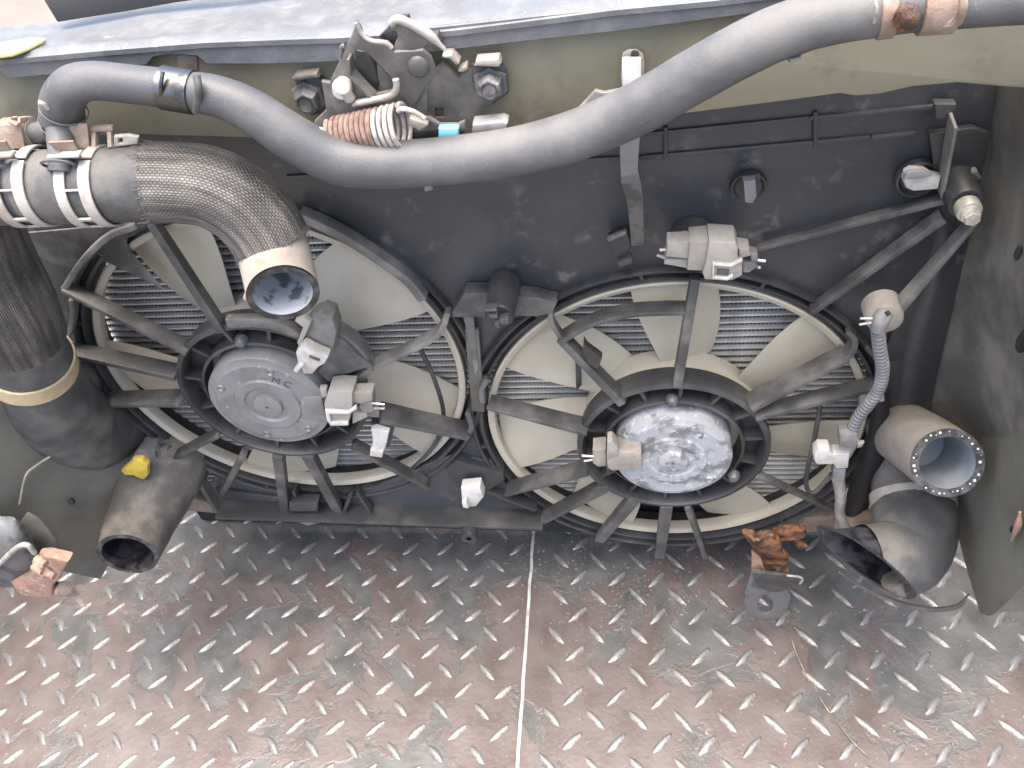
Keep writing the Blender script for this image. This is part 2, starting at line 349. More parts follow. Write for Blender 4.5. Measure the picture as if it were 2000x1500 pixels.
def lug_mesh(a, b, h):
    vs, n = [], 12
    for k in range(n):
        t = 2 * math.pi * k / n; x = math.cos(t); y = math.sin(t) * (1 - .35 * x * x)
        vs.append((a * x, b * y, -.0003))
    for k in range(n):
        t = 2 * math.pi * k / n; x = math.cos(t); y = math.sin(t) * (1 - .35 * x * x)
        vs.append((a * x * .8, b * y * .5, h))
    fs = [(k, (k + 1) % n, n + (k + 1) % n, n + k) for k in range(n)] + [tuple(range(n, 2 * n))]
    me = bpy.data.meshes.new('tread_lug'); me.from_pydata(vs, [], fs); me.shade_smooth(); me.set_sharp_from_angle(angle=rad(50)); me.materials.append(MATS['lug_metal']); return me
def lugs(parent, z, o, ex, ey, a, side):
    ms = [lug_mesh(a * s, .0046 * t, .0016) for s, t in ((1, 1), (.94, 1.1), (1.04, .9))]
    rest = G(); n = 0
    for i in range(-40, 41):
        for j in range(-40, 41):
            for kind in (0, 1):
                u = Vector((o.x, o.y)) + ex * (i + .5 * kind) + ey * (j + .5 * kind)
                if not (-.68 < u.y < .43 and -1.22 < u.x < .92): continue
                d = (u.x - seam(u.y)) * side
                if d < .014: continue
                dirv = (ex + ey) if kind else (ex - ey)
                ang = math.atan2(dirv.y, dirv.x) + random.gauss(0, .03)
                p = Vector((u.x + random.gauss(0, .0006), u.y + random.gauss(0, .0006), z))
                v = p - CAM; dd = v.dot(FWD)
                if dd > .05:
                    px, py = 1000 + FPX * v.dot(RIGHT) / dd, 750 + FPX * v.dot(DOWN) / dd
                    if -30 < px < 2030 and 985 < py < 1535:
                        q = bpy.data.objects.new('tread_lug', random.choice(ms)); C.objects.link(q); q.parent = parent
                        q.location = p; q.rotation_euler = (0, 0, ang); q.scale = (1, 1, random.uniform(.75, 1.1)); n += 1; continue
                mt = Matrix.Translation(p) @ Matrix.Rotation(ang, 4, 'Z'); rest.add([mt @ v.co for v in ms[0].vertices], [tuple(f.vertices) for f in ms[0].polygons])
    obj('far_tread_lugs', rest, 'lug_metal', parent, kind='stuff'); print('lugs', side, n)
c1 = lambda x, y: PZ(x / 2.857, 1000 + y / 2.857, 0).to_2d()
o = c1(985, 195); lugs(floor_l, 0, PZ(985 / 2.857, 1000 + 195 / 2.857, 0), (c1(1910, 200) - o) / 5, (c1(590, 1155) - o) / 5, .0133, -1)
c3 = lambda x, y: PZ(1300 + x / 2.857, 1000 + y / 2.857, STEP).to_2d()
o = c3(215, 1045); lugs(floor_r, STEP, PZ(1300 + 215 / 2.857, 1000 + 1045 / 2.857, STEP), (c3(1760, 1085) - o) / 6, (c3(200, 805) - o) / -1, .0150, 1)

# ================================================================== radiator behind the fans
R = .17; CR = Vector((0, 0, .2635)); CL = Vector((-.35295, 0, .34209))
rad_t = thing('radiator', 'aluminium radiator core with thin horizontal tubes seen behind both fans', 'radiator')
X0, X1, PITCH = -.528, .18, .007637
g = G(); g.bar((X0, .031 + .007, 0), (X1, .031 + .007, 0), ZA, .0021, YA, .014)
tube0 = obj('tube', g, 'tube_alu', rad_t, bevel=.0006); NT = 64; Z0 = .118
tube0.location.z = Z0
for k in range(1, NT):
    q = tube0.copy(); C.objects.link(q); q.parent = rad_t; q.location.z = Z0 + PITCH * k + random.gauss(0, .00015); q.rotation_euler.y = random.gauss(0, .0006)
g = G(); fp = .0017; nf = int((X1 - X0) / fp)
for k in range(NT - 1):
    za = Z0 + PITCH * k + .001; zb = za + PITCH - .002; vs = []; ph = random.random() * fp
    for i in range(nf + 1):
        x = X0 + ph + i * fp; z = za if i % 2 else zb
        vs += [(x + random.gauss(0, .00012), .0345, z), (x, .042, z)]
    g.add(vs, [(2 * i, 2 * i + 2, 2 * i + 3, 2 * i + 1) for i in range(nf)])
obj('cooling_fins', g, 'fin_alu', rad_t, smooth=0, kind='stuff')
g = G(); g.box(((X0 + X1) / 2, .052, Z0 + PITCH * NT / 2), XA * .37, YA * .008, ZA * (PITCH * NT / 2 + .002)); obj('core_backing', g, 'tank_black', rad_t, bevel=.002)
g = G(); g.box(((X0 + X1) / 2, .05, .09), XA * .36, YA * .014, ZA * .02); obj('lower_tank', g, 'tank_black', rad_t, bevel=.004)
g = G(); g.box(((X0 + X1) / 2 + .03, .05, .605), XA * .33, YA * .018, ZA * .02); obj('upper_tank', g, 'tank_black', rad_t, bevel=.004)

g = G(); g.box((-.19, .085, .045), XA * .40, YA * .012, ZA * .042); obj('low_light_block', g, 'tank_black', rad_t, bevel=.004)  # added box behind the core, stops low light from the rear
g = G(); g.box((-.17, .12, .33), XA * .36, YA * .02, ZA * .25); obj('rear_light_block', g, 'tank_black', rad_t, bevel=.004)  # hidden slab added behind the core to keep rear light off the floor

# ================================================================== two cream fans
def fan(label, c, nb, a0, hw_root, hw_tip, sweep, tw, material):
    t = thing('cooling_fan', label, 'fan', 'radiator fans')
    g = G(); g.lathe([(1.0 * R, .013), (1.0 * R, .001), (.99 * R, 0), (.965 * R, .002), (.96 * R, .004), (.965 * R, .013), (1.0 * R, .013)], c, YA, 128); obj('rim', g, material, t, 35)
    g = G(); g.lathe([(.02, -.004), (.40 * R, -.004), (.45 * R, 0), (.465 * R, .004), (.468 * R, .02)], c, YA, 72); obj('hub', g, material, t, 35)
    for k in range(nb):
        g = G(); nr, nc = 10, 9; F, Bk = [], []
        for i in range(nr + 1):
            s = i / nr; r = R * (.455 + .51 * s); ac = a0 + 360 * k / nb + sweep * (1 - s) ** 1.3; hw = hw_root + (hw_tip - hw_root) * s
            hw *= 1 + .10 * math.sin(math.pi * s)
            for j in range(nc + 1):
                q = 2 * j / nc - 1; a = rad(ac + hw * q)
                y = .013 + tw * q * (1 - .25 * s) + .003 * (q * q - .4)
                th = .0013 * (1 - .5 * abs(q))
                F.append(c + Vector((r * math.cos(a), y - th, r * math.sin(a)))); Bk.append(c + Vector((r * math.cos(a), y + th, r * math.sin(a))))
        N = len(F); w_ = nc + 1; fs = []
        for i in range(nr):
            for j in range(nc):
                a_ = i * w_ + j; fs += [(a_, a_ + 1, a_ + w_ + 1, a_ + w_), (N + a_, N + a_ + w_, N + a_ + w_ + 1, N + a_ + 1)]
            fs += [(i * w_, (i + 1) * w_, N + (i + 1) * w_, N + i * w_), (i * w_ + nc, N + i * w_ + nc, N + (i + 1) * w_ + nc, (i + 1) * w_ + nc)]
        fs += [(j, N + j, N + j + 1, j + 1) for j in range(nc)] + [(nr * w_ + j, nr * w_ + j + 1, N + nr * w_ + j + 1, N + nr * w_ + j) for j in range(nc)]
        g.add(F + Bk, fs); obj('blade', g, material, t, 50)
    return t
fan('cream plastic fan with seven slim blades, the fan whose motor is crusted white', CR, 7, 90, 16, 12, -9, -.009, 'fan_cream')
fan('grey-cream plastic fan with five broad blades below the braided hose', CL, 5, 39, 18.5, 16, 11, .010, 'fan_grey')

# ================================================================== black fan shroud
sh = thing('fan_shroud', 'black plastic fan shroud carrying both fans on radial struts', 'fan shroud')
def arcp(c, r, a0, a1, n=40): return [(c.x + r * math.cos(rad(a0 + (a1 - a0) * k / n)), c.z + r * math.sin(rad(a0 + (a1 - a0) * k / n))) for k in range(n + 1)]
q = lambda x, y: (P(x, y, .002).x, P(x, y, .002).z)
bl, bm_ = q(425, 992), q(1060, 1018)
out = [bl, bm_] + arcp(CR, R * 1.105, -138, -8) + [q(1745, 850), q(1760, 700), q(1815, 560), q(1870, 420), q(1925, 320), q(1945, 200), (q(1945, 0)[0], .66), (q(300, 0)[0] - .02, .66), q(95, 330), q(60, 440), q(125, 520)] + arcp(CL, R * 1.105, 172, 232) + [q(400, 960)]
me = plate_mesh(out, [circ((CR.x, CR.z), R * 1.075, n=128), circ((CL.x, CL.z), R * 1.075, n=128)], yplane(.002), .003, .0008)
link('panel', me, 'shroud_plastic', sh, 35)
for c, mt in ((CR, 'black_plastic'), (CL, 'black_plastic')):
    g = G(); g.lathe([(1.018 * R, .03), (1.02 * R, .004), (1.028 * R, -.002), (1.045 * R, -.003), (1.05 * R, .004), (1.07 * R, .004), (1.075 * R, -.004), (1.09 * R, -.005), (1.098 * R, -.003), (1.10 * R, .004)], c, YA, 144)
    ro = obj('ring', g, mt, sh, 35)
    for a in range(8, 360, 30):
        g = G(); d = Vector((math.cos(rad(a)), 0, math.sin(rad(a)))); g.bar(c + d * R * 1.045 + YA * .001, c + d * R * 1.08 + YA * .001, d.cross(YA), .003, YA, .009); obj('rib', g, mt, ro, bevel=.0006)
# upper ledge of the shroud
L1 = [(P(560, 345, .002)), P(1000, 318, .002), P(1250, 306, .002), P(1700, 266, .002), P(1790, 258, .002)]
g = G()
for a, b in zip(L1, L1[1:]): g.bar(a, b, ZA, .004, YA, .005)
obj('ledge', g, 'shroud_plastic', sh, bevel=.0015)
L1 = [P(1240, 262, .002), P(1580, 228, .002), P(1840, 205, .002)]
g = G()
for a, b in zip(L1, L1[1:]): g.bar(a, b, ZA, .003, YA, .005)
obj('ledge', g, 'shroud_plastic', sh, bevel=.001)
for _x, _y0, _y1 in ((1592, 285, 215), (1300, 310, 245)):
    g = G(); g.bar(P(_x, _y0, .002), P(_x, _y1, .002), XA, .003, YA, .006); obj("rib", g, "black_plastic", sh, bevel=.0008)

def strut(a, Ya, b, Yb, th, dep, th2=None, dep2=None, m='dusty_strut', parent=sh, name='strut'):
    p0, p1 = P(*a, Ya), P(*b, Yb); d = (p1 - p0).normalized(); wd = d.cross(YA).normalized()
    g = G(); g.bar(p0, p1, wd, th, (YA - d * YA.dot(d)).normalized(), dep, th2, dep2); return obj(name, g, m, parent, bevel=min(th, dep) * .22)
RS = [((1358, 540), (1322, 752), .0075, .010), ((1095, 655), (1218, 782), .007, .014), ((955, 785), (1150, 835), .0045, .017), ((990, 955), (1150, 912), .0045, .017),
      ((1058, 1012), (1185, 945), .005, .016), ((1170, 1052), (1240, 970), .011, .010), ((1288, 1085), (1302, 985), .011, .008), ((1378, 1085), (1342, 985), .0055, .010),
      ((1640, 1000), (1478, 925), .0045, .007), ((1712, 748), (1472, 808), .005, .014), ((1652, 690), (1462, 788), .0055, .018)]
for a, b, th, dep in RS: strut(a, -.010, b, -.026, th, dep, th * 1.1, dep * 1.1)
LSt = [((298, 432), (437, 645), .0075, .010), ((128, 560), (372, 682), .0045, .014), ((120, 678), (350, 728), .005, .016), ((190, 780), (360, 777), .0045, .018),
       ((330, 895), (430, 843), .0045, .012), ((435, 962), (478, 882), .006, .008), ((558, 996), (544, 885), .010, .010), ((662, 996), (602, 885), .011, .010),
       ((838, 946), (690, 868), .005, .012), ((915, 842), (742, 805), .0055, .020)]
for a, b, th, dep in LSt: strut(a, -.010, b, -.028, th, dep, th * 1.1, dep * 1.1)
# straps that follow the rings
def strap(L, th, dep, m='dusty_strut', name='strap'):
    pts = [P(*q) for q in L]; g = G(); tmp = G(); ps, _, T = tmp.tube(pts, .001, 4, False, 6)
    vs = []
    for p, t in zip(ps, T):
        wd = t.cross(YA).normalized(); dd = (YA - t * YA.dot(t)).normalized()
        vs += [p - wd * th / 2 - dd * dep / 2, p + wd * th / 2 - dd * dep / 2, p + wd * th / 2 + dd * dep / 2, p - wd * th / 2 + dd * dep / 2]
    n = len(ps); fs = [(4 * i + k, 4 * i + (k + 1) % 4, 4 * i + 4 + (k + 1) % 4, 4 * i + 4 + k) for i in range(n - 1) for k in range(4)] + [(0, 1, 2, 3), (4 * n - 1, 4 * n - 2, 4 * n - 3, 4 * n - 4)]
    g.add(vs, fs); return obj(name, g, m, sh, bevel=min(th, dep) * .2)
strap([(1098, 658, -.012), (1150, 628, -.012), (1220, 608, -.012), (1290, 602, -.012), (1352, 602, -.012)], .0045, .014)
strap([(1076, 598, -.008), (1078, 625, -.010), (1098, 658, -.012)], .004, .009)
strap([(1652, 692, -.012), (1664, 675, -.010), (1668, 655, -.008), (1655, 640, -.006)], .0045, .014)
strap([(1715, 745, -.010), (1712, 700, -.008), (1690, 668, -.006)], .004, .012)
strap([(728, 712, -.026), (780, 688, -.022), (830, 664, -.016), (862, 640, -.012), (876, 605, -.008)], .005, .013, 'dusty_plastic')
strap([(660, 640, -.026), (700, 670, -.026), (728, 712, -.026)], .006, .014, 'dusty_plastic')
strap([(660, 752, -.03), (695, 738, -.028), (728, 714, -.026)], .006, .012, 'dusty_plastic')
strap([(128, 560, -.01), (165, 505, -.008), (215, 458, -.007), (270, 436, -.006)], .005, .010, 'dusty_plastic')
strap([(120, 678, -.01), (140, 640, -.008), (146, 600, -.008), (142, 580, -.008)], .004, .010, 'dusty_plastic')
strap([(190, 780, -.01), (190, 755, -.008), (170, 720, -.006), (158, 700, -.006)], .004, .010)
strap([(585, 415, -.006), (660, 450, -.008), (740, 500, -.008), (800, 545, -.008), (828, 580, -.008)], .008, .012, 'dusty_plastic')
strap([(915, 842, -.012), (922, 825, -.008), (915, 800, -.004)], .005, .012)
strap([(945, 782, -.012), (942, 755, -.008), (952, 735, -.004)], .005, .012)
g = G(); g.tube([P(820, 680, .0), P(848, 740, .0), P(866, 810, .0), P(848, 870, -.002), P(790, 930, -.006)], .0022, 8); obj('wire_arm', g, 'black_plastic', sh)
g = G(); g.tube([P(1602, 790, -.004), P(1592, 850, -.006), P(1574, 940, -.008), P(1590, 962, -.01), P(1625, 925, -.01)], .0022, 8); obj('wire_arm', g, 'dusty_strut', sh)
# motor mounts with ribbed channels
for c, nrb, ph, dy in ((CR, 14, 8, 0), (CL, 12, 15, -.002)):
    cc = c + YA * dy
    g = G(); g.lathe([(.49 * R, -.006), (.505 * R, -.022), (.5 * R, -.0275), (.475 * R, -.029), (.465 * R, -.027), (.455 * R, -.010), (.375 * R, -.010), (.37 * R, -.026), (.355 * R, -.027), (.35 * R, -.006)], cc, YA, 96)
    mm = obj('motor_mount', g, 'black_plastic', sh, 35)
    for k in range(nrb):
        a = rad(ph + 360 * k / nrb); d = Vector((math.cos(a), 0, math.sin(a))); g = G(); g.bar(cc + d * R * .365 + YA * -.0165, cc + d * R * .47 + YA * -.0175, d.cross(YA), .0035, YA, .014); obj('rib', g, 'black_plastic', mm, bevel=.0007)
# pieces of the upper rim of the mounts that carry mounting screws
for (x, y) in ((473, 662), (1312, 778), (1432, 925)):
    g = G(); g.lathe([(0, -.008), (.0035, -.0075), (.0055, -.005), (.006, 0)], P(x, y, -.024), YA, 16); obj('screw', g, 'steel_worn', sh)
# lower beam with triangular webs
plate('lower_beam', [(420, 955), (560, 975), (700, 965), (850, 900), (880, 890), (960, 900), (1000, 960), (1060, 1005), (1060, 1016), (430, 996)], -.002, .004, 'shroud_plastic', sh)
g = G(); g.bar(P(428, 992, -.012), P(1062, 1013, -.012), ZA, .004, YA, .028); obj('bottom_flange', g, 'black_plastic', sh, bevel=.001)
g = G(); g.bar(P(365, 895, -.008), P(425, 990, -.012), XA, .005, YA, .012); obj('web', g, 'dusty_strut', sh, bevel=.001)
for a, b in (((672, 998), (688, 955)), ((730, 1002), (700, 955)), ((575, 952), (595, 995)), ((1048, 990), (930, 945))):
    strut(a, -.010, b, -.004, .004, .012, m='black_plastic', name='web')
plate('clip_block', sub([(705, 620), (855, 620), (855, 665), (705, 665)], 2.667, 300, 750), -.02, .012, 'black_plastic', sh)
plate('clip_funnel', sub([(1520, 445), (1580, 400), (1820, 470), (1830, 500), (1740, 560), (1600, 560)], 2.667, 300, 750), -.01, .012, 'black_plastic', sh)
# bridge between the two fans, with a drum boss
plate('bridge_bracket', [(882, 612), (908, 572), (960, 572), (1050, 582), (1088, 592), (1078, 612), (1050, 618), (885, 620)], -.014, .014, 'dusty_strut', sh)
g = G(); g.lathe([(.0001, -.036), (.010, -.036), (.0115, -.034), (.0125, -.004), (.013, .004)], P(985, 560, -.008), YA, 40, ZA); obj('boss', g, 'black_plastic', sh, 40)
g = G()
for x, y, w_, h_ in ((965, 612, 16, 8), (985, 622, 18, 10), (972, 628, 9, 14), (960, 600, 22, 4)):
    p = P(x, y, -.05); k = mpp(p); g.box(p, XA * w_ * k * .5, YA * .004, ZA * h_ * k * .6)
obj('boss_clip', g, 'strap_dark', sh, bevel=.0005)
strut((922, 640), -.002, (935, 800), -.002, .012, .006, m='apron_dark', name='web')
plate('web', [(905, 620), (925, 620), (935, 720), (928, 735)], -.006, .004, 'dusty_plastic', sh)
plate('web', sub([(1700, 560), (1730, 560), (1735, 690), (1705, 720)], 2.727, 500, 500), -.004, .004, 'black_plastic', sh)
# clip on the slanting strut
plate('strut_clip', [(1140, 668), (1148, 680), (1176, 700), (1168, 722), (1150, 712), (1138, 690)], -.03, .008, 'black_plastic', sh)
# right corner: boss and three braces
_f = P(1888, 402, -.034); CB = Vector((_f.x, -.012, _f.z))
g = G(); g.lathe([(.006, -.020), (.0105, -.020), (.0115, -.018), (.012, .0), (.014, .014)], CB, YA, 40); obj('corner_boss', g, 'black_plastic', sh, 40)
strut((1478, 484), -.004, (1850, 385), -.006, .004, .006, .005, .009, name='brace'); strut((1585, 605), -.006, (1842, 420), -.010, .005, .010, .006, .012, name='brace')
strut((1745, 610), -.03, (1905, 425), -.016, .008, .010, .004, .012, 'dusty_plastic', name='brace')
plate('corner_plate', [(1815, 262), (1900, 250), (1935, 262), (1918, 345), (1905, 385), (1860, 385), (1830, 372)], -.006, .006, 'black_plastic', sh)
strut((1862, 235), -.02, (1836, 372), -.012, .0022, .016, m='dusty_plastic', name='corner_rib')
plate('corner_tab', sub([(420, 180), (560, 180), (545, 270), (430, 275)], 3.333, 1700, 150), -.012, .008, 'black_plastic', sh)
plate('corner_web', [(1862, 345), (1910, 335), (1918, 350), (1908, 352), (1870, 358)], -.012, .008, 'dusty_plastic', sh)
strut((1745, 700), .0, (1800, 560), .0, .02, .006, m='black_plastic', name='side_rail'); strut((1735, 830), .0, (1745, 700), .0, .018, .006, m='black_plastic', name='side_rail')
plate('side_flange', [(-40, 440), (100, 430), (150, 520), (165, 640), (215, 760), (330, 880), (330, 960), (200, 900), (60, 760), (-40, 700)], .03, .004, 'shroud_plastic', sh)
# smooth dusty web at the upper left of the shroud
surf('corner_web', [[(30, 455, .0), (140, 445, -.004), (250, 436, -.006), (300, 432, -.006)], [(60, 490, .004), (130, 500, .002), (180, 490, .0), (225, 460, -.002)], [(150, 528, .004), (160, 520, .002), (170, 510, .0), (178, 500, .0)]], 'dusty_strut', sh)

# ================================================================== fan motors
def motor(label, c, y, material, dents, rr):
    t = thing('fan_motor', label, 'motor', 'fan motors'); rm = rr * R
    g = G(); g.lathe([(.001, y - .0005), (.115 * R, y - .0005), (.125 * R, y - .002), (.17 * R, y - .0022), (.178 * R, y), (.27 * R, y), (.285 * R, y + .0015), (rm * .985, y + .002), (rm, y + .0035), (rm, y + .03)], c, YA, 96); obj('case', g, material, t, 30)
    g = G(); g.lathe([(.001, y - .0045), (.06 * R, y - .0045), (.075 * R, y - .0035), (.08 * R, y + .001)], c, YA, 40); obj('shaft_cap', g, material, t, 30)
    for a, r_ in dents:
        p = c + Vector((math.cos(rad(a)) * r_ * R, y, math.sin(rad(a)) * r_ * R)); g = G(); g.lathe([(.0001, -.0003), (.0022, -.0004), (.003, -.0016), (.0036, 0)], p, YA, 16); obj('rivet', g, material, t, 40)
    return t
mR = motor('round fan motor crusted with white corrosion', CR, -.039, 'motor_oxide', [(60, .25), (180, .24), (-40, .25)], .305)
mL = motor('round smooth grey fan motor with a pale grey face', CL, -.040, 'motor_grey', [(150, .25), (70, .25), (-50, .25), (-110, .25)], .32)
def text(body, px, py, Y, size, rz, parent, name):
    cu = bpy.data.curves.new('t', 'FONT'); cu.body = body; cu.size = size; cu.extrude = .00015; cu.align_x = 'CENTER'; ob = bpy.data.objects.new('t', cu); me = bpy.data.meshes.new_from_object(ob)
    p = P(px, py, Y); ca, sa = math.cos(rz), math.sin(rz)
    for v in me.vertices: x, z, h = v.co.x, v.co.y, v.co.z; v.co = p + Vector((x * ca - z * sa, -h, x * sa + z * ca))
    bpy.data.objects.remove(ob); return link(name, me, 'stamp', parent, 0)
text('M C', 548, 752, -.0403, .010, -.5, mL, 'stamped_letters'); text('S', 1368, 856, -.0393, .008, -.3, mR, 'stamped_letter')
plate('terminal_ridge', sub([(640, 1255), (760, 1255), (790, 1400), (640, 1395), (610, 1330)], 3.333, 400, 400), -.0415, .005, 'motor_grey', mL)

# ================================================================== top cover and radiator support
cv = thing('top_cover', 'grey plastic radiator cover with a turned-down front lip along the top', 'cover')
YF = -.062
lip_top = [(-60, 121), (0, 115), (200, 101), (400, 86), (560, 80), (660, 78), (760, 68), (880, 55), (1000, 42), (1200, 21), (1400, 0), (1560, -18), (1750, -42), (2150, -95)]
lip_bot = [(-60, 118), (-10, 128), (20, 148), (120, 139), (200, 131), (282, 122), (296, 106), (330, 101), (385, 104), (405, 120), (520, 120), (640, 116), (760, 108), (880, 92), (1000, 78), (1200, 56), (1400, 30), (1560, 8), (1750, -18), (2150, -70)]
plate('front_lip', lip_top + lip_bot[::-1], YF, .003, 'cover_grey', cv, bevel=.0012)
F = [P(x, y + 1, YF - .0015) for x, y in lip_top]
zc = sum(p.z for p in F) / len(F)
back = [(-60, 68), (0, 63), (110, 49), (240, 22), (330, 5), (420, -8), (520, -20), (620, -30), (740, -45), (860, -60), (1000, -75), (1150, -90), (1300, -105), (1650, -150)]
g = G(); rows = []
for f_, b_ in zip(F, back):
    bk = PZ(b_[0], b_[1], f_.z - .002); bk = Vector((f_.x + (bk.x - f_.x), bk.y, f_.z - .002)); row = []
    for j in range(13):
        t = j / 12; p = f_.lerp(bk, t); p.z += .003 * math.sin(min(1, t * 9) * math.pi / 2) + .0022 * noise.noise(p * 14); row.append(p)
    rows.append(row)
fine = []
for a, b in zip(rows, rows[1:]):
    for k in range(6): fine.append([x.lerp(y, k / 6) for x, y in zip(a, b)])
fine.append(rows[-1]); n = 13
# pressed oval dish and the raised rear rib
dish = PZ(258, 62, zc); 
for r in fine:
    for p in r:
        dx, dy = (p.x - dish.x) / .02, (p.y - dish.y) / .012; q_ = dx * dx + dy * dy
        if q_ < 2: p.z -= .004 * max(0, 1 - q_ / 1.6)
V = [p for r in fine for p in r]; V2 = [p - ZA * .003 for p in V]; N = len(V); m_ = len(fine)
fs = []
for i in range(m_ - 1):
    for j in range(n - 1):
        a = i * n + j; fs += [(a, a + 1, a + n + 1, a + n), (N + a, N + a + n, N + a + n + 1, N + a + 1)]
    fs += [(i * n, (i + 1) * n, N + (i + 1) * n, N + i * n), (i * n + n - 1, N + i * n + n - 1, N + (i + 1) * n + n - 1, (i + 1) * n + n - 1)]
g.add(V + V2, fs); obj('top_panel', g, 'cover_grey', cv, 45)
# dark upright seal strip along the back
rib = [PZ(x, y, zc + .004) for x, y in ((112, 44), (180, 33), (250, 22), (340, 6), (450, -10), (600, -26), (900, -60))]
V = []
for k, a in enumerate(rib): h_ = .016 + .001 * k; V += [a, a + YA * .004, a + YA * .012 + ZA * h_, a + YA * .008 + ZA * h_ - XA * (.008 if k == 0 else 0)]
g = G(); n_ = len(rib); g.add(V, [(4 * i + j, 4 * i + (j + 1) % 4, 4 * i + 4 + (j + 1) % 4, 4 * i + 4 + j) for i in range(n_ - 1) for j in range(4)] + [(0, 1, 2, 3), (4 * n_ - 1, 4 * n_ - 2, 4 * n_ - 3, 4 * n_ - 4)])
obj('rear_seal', g, 'tank_black', cv, bevel=.0008)
zs = F[1].z + .0055
me = plate_mesh([(PZ(x, y, zs).x, PZ(x, y, zs).y) for x, y in ((-20, 108), (20, 103), (50, 92), (88, 74), (60, 72), (10, 80), (-30, 92))], [], lambda u, v, h: Vector((u, v, zs + h)), .003, .001); link('paint_stain', me, 'yellow_stain', cv, 0)

cm = thing('radiator_support', 'olive green painted radiator support beam behind the hood latch', 'support beam')
plate('beam_face', [(-60, 128), (300, 100), (640, 95), (1000, 68), (1500, 5), (1750, -30), (2080, -60), (2080, 178), (1960, 170), (1870, 162), (1780, 170), (1720, 184), (1672, 188), (1640, 183), (1560, 194), (1420, 212), (1340, 222), (1230, 232), (1100, 240), (900, 255), (700, 270), (560, 272), (430, 268), (270, 263), (130, 268), (0, 288), (-60, 292)], -.055, .004, 'olive_paint', cm, bevel=.0012)
g = G()
Lb = [P(x, y, -.040) for x, y in ((-60, 190), (600, 180), (1200, 150), (2080, 60))]
for a, b in zip(Lb, Lb[1:]): g.bar(a, b, ZA, .03, YA, .02)
obj('beam_core', g, 'tank_black', cm, bevel=.001)
plate('sticker_tab', [(345, 108), (384, 106), (386, 140), (346, 140)], -.0565, .0012, 'rust_dusty', cm)

# ================================================================== hood latch
la = thing('hood_latch', 'dusty steel hood latch bolted to the olive beam', 'hood latch')
S = lambda L: sub(L, 4.444, 560, 20)
plate('bolt_ear', S([(70, 620), (265, 575), (335, 640), (360, 860), (330, 900), (210, 915), (150, 850), (100, 740)]), -.062, .005, 'latch_dark', la)
plate('bolt_ear_flange', S([(38, 600), (70, 570), (260, 548), (280, 590), (70, 622)]), -.068, .009, 'latch_steel', la, bevel=.0015)
plate('wing_plate', S([(1240, 560), (1340, 470), (1400, 500), (1490, 590), (1570, 530), (1640, 490), (1860, 450), (1915, 560), (1925, 720), (1780, 830), (1700, 910), (1600, 990), (1380, 1000), (1230, 980), (1150, 900), (1180, 700)]), -.064, .005, 'latch_steel', la, holes=[S([(1285, 850), (1360, 850), (1365, 930), (1290, 930)])])
plate('bolt_ear', S([(1600, 470), (1870, 470), (1915, 560), (1925, 725), (1790, 820), (1680, 740), (1610, 620)]), -.066, .003, 'latch_dark', la)
plate('bolt_ear_flange', S([(1625, 490), (1640, 440), (1840, 425), (1860, 470), (1840, 500)]), -.072, .010, 'latch_pale', la, bevel=.0015)
plate('wing_lip', S([(1350, 395), (1430, 395), (1495, 465), (1470, 480), (1410, 425), (1350, 415)]), -.074, .010, 'latch_pale', la)
plate('wing_lip', S([(1485, 520), (1560, 485), (1570, 515), (1530, 540), (1490, 540)]), -.072, .008, 'latch_pale', la)
plate('cheek_plate', S([(300, 620), (370, 630), (430, 500), (480, 390), (580, 170), (600, 100), (640, 150), (660, 220), (740, 265), (870, 280), (920, 330), (920, 365), (1180, 350), (1250, 410), (1300, 550), (1250, 620), (1170, 730), (1090, 850), (1000, 870), (900, 940), (620, 960), (350, 1060), (230, 1060), (240, 970), (340, 870)]), -.078, .004, 'latch_steel', la, bevel=.001,
      holes=[S([(610, 345), (690, 370), (790, 470), (890, 570), (930, 660), (915, 700), (780, 730), (690, 640), (580, 520), (575, 420)])])
plate('inner_jaw', S([(590, 350), (700, 360), (760, 480), (800, 620), (780, 740), (690, 700), (600, 540)]), -.070, .003, 'latch_dark', la)
plate('inner_jaw', S([(780, 470), (900, 590), (930, 690), (830, 720), (790, 600)]), -.072, .002, 'latch_steel', la)
strut(S([(555, 545)])[0], -.082, S([(760, 760)])[0], -.080, .0014, .008, m='latch_steel', parent=la, name='jaw_edge'); strut(S([(545, 400)])[0], -.082, S([(560, 545)])[0], -.082, .0014, .008, m='latch_steel', parent=la, name='jaw_edge')
plate('hook', S([(900, 115), (960, 78), (1060, 110), (1235, 210), (1240, 240), (1375, 345), (1350, 352), (1220, 300), (1190, 330), (1100, 355), (930, 345), (940, 290), (965, 240), (950, 190), (900, 170)]), -.088, .005, 'latch_steel', la, bevel=.001)
g = G(); pts = [P(*S([q_])[0], -.0895) for q_ in ((905, 118), (960, 80), (1060, 112), (1232, 212), (1372, 345))]; g.tube(pts, [.0022, .0026, .0026, .0028, .001], 10, steps=4); obj('pale_hook_edge', g, 'latch_pale', la)  # pale strip along the upper edge of the hook
g = G(); pts = [P(*S([q_])[0], -.0805) for q_ in ((600, 110), (650, 200), (720, 262), (860, 285), (915, 330))]; g.tube(pts, .0013, 8, steps=4); obj('pale_cheek_edge', g, 'latch_pale', la)  # pale strip along the upper edge of the cheek plate
g = G(); g.tube([P(*S([q_])[0], -.077) for q_ in ((470, 400), (480, 320), (505, 310))], .0014, 8); obj('tang', g, 'latch_steel', la)
plate('rear_tongue', S([(800, 230), (860, 170), (940, 60), (1060, 40), (1085, 130), (1000, 170), (960, 260), (900, 290)]), -.066, .003, 'latch_dark', la)
plate('rear_block', S([(1240, 230), (1310, 215), (1345, 300), (1300, 330), (1240, 300)]), -.070, .01, 'latch_dark', la)
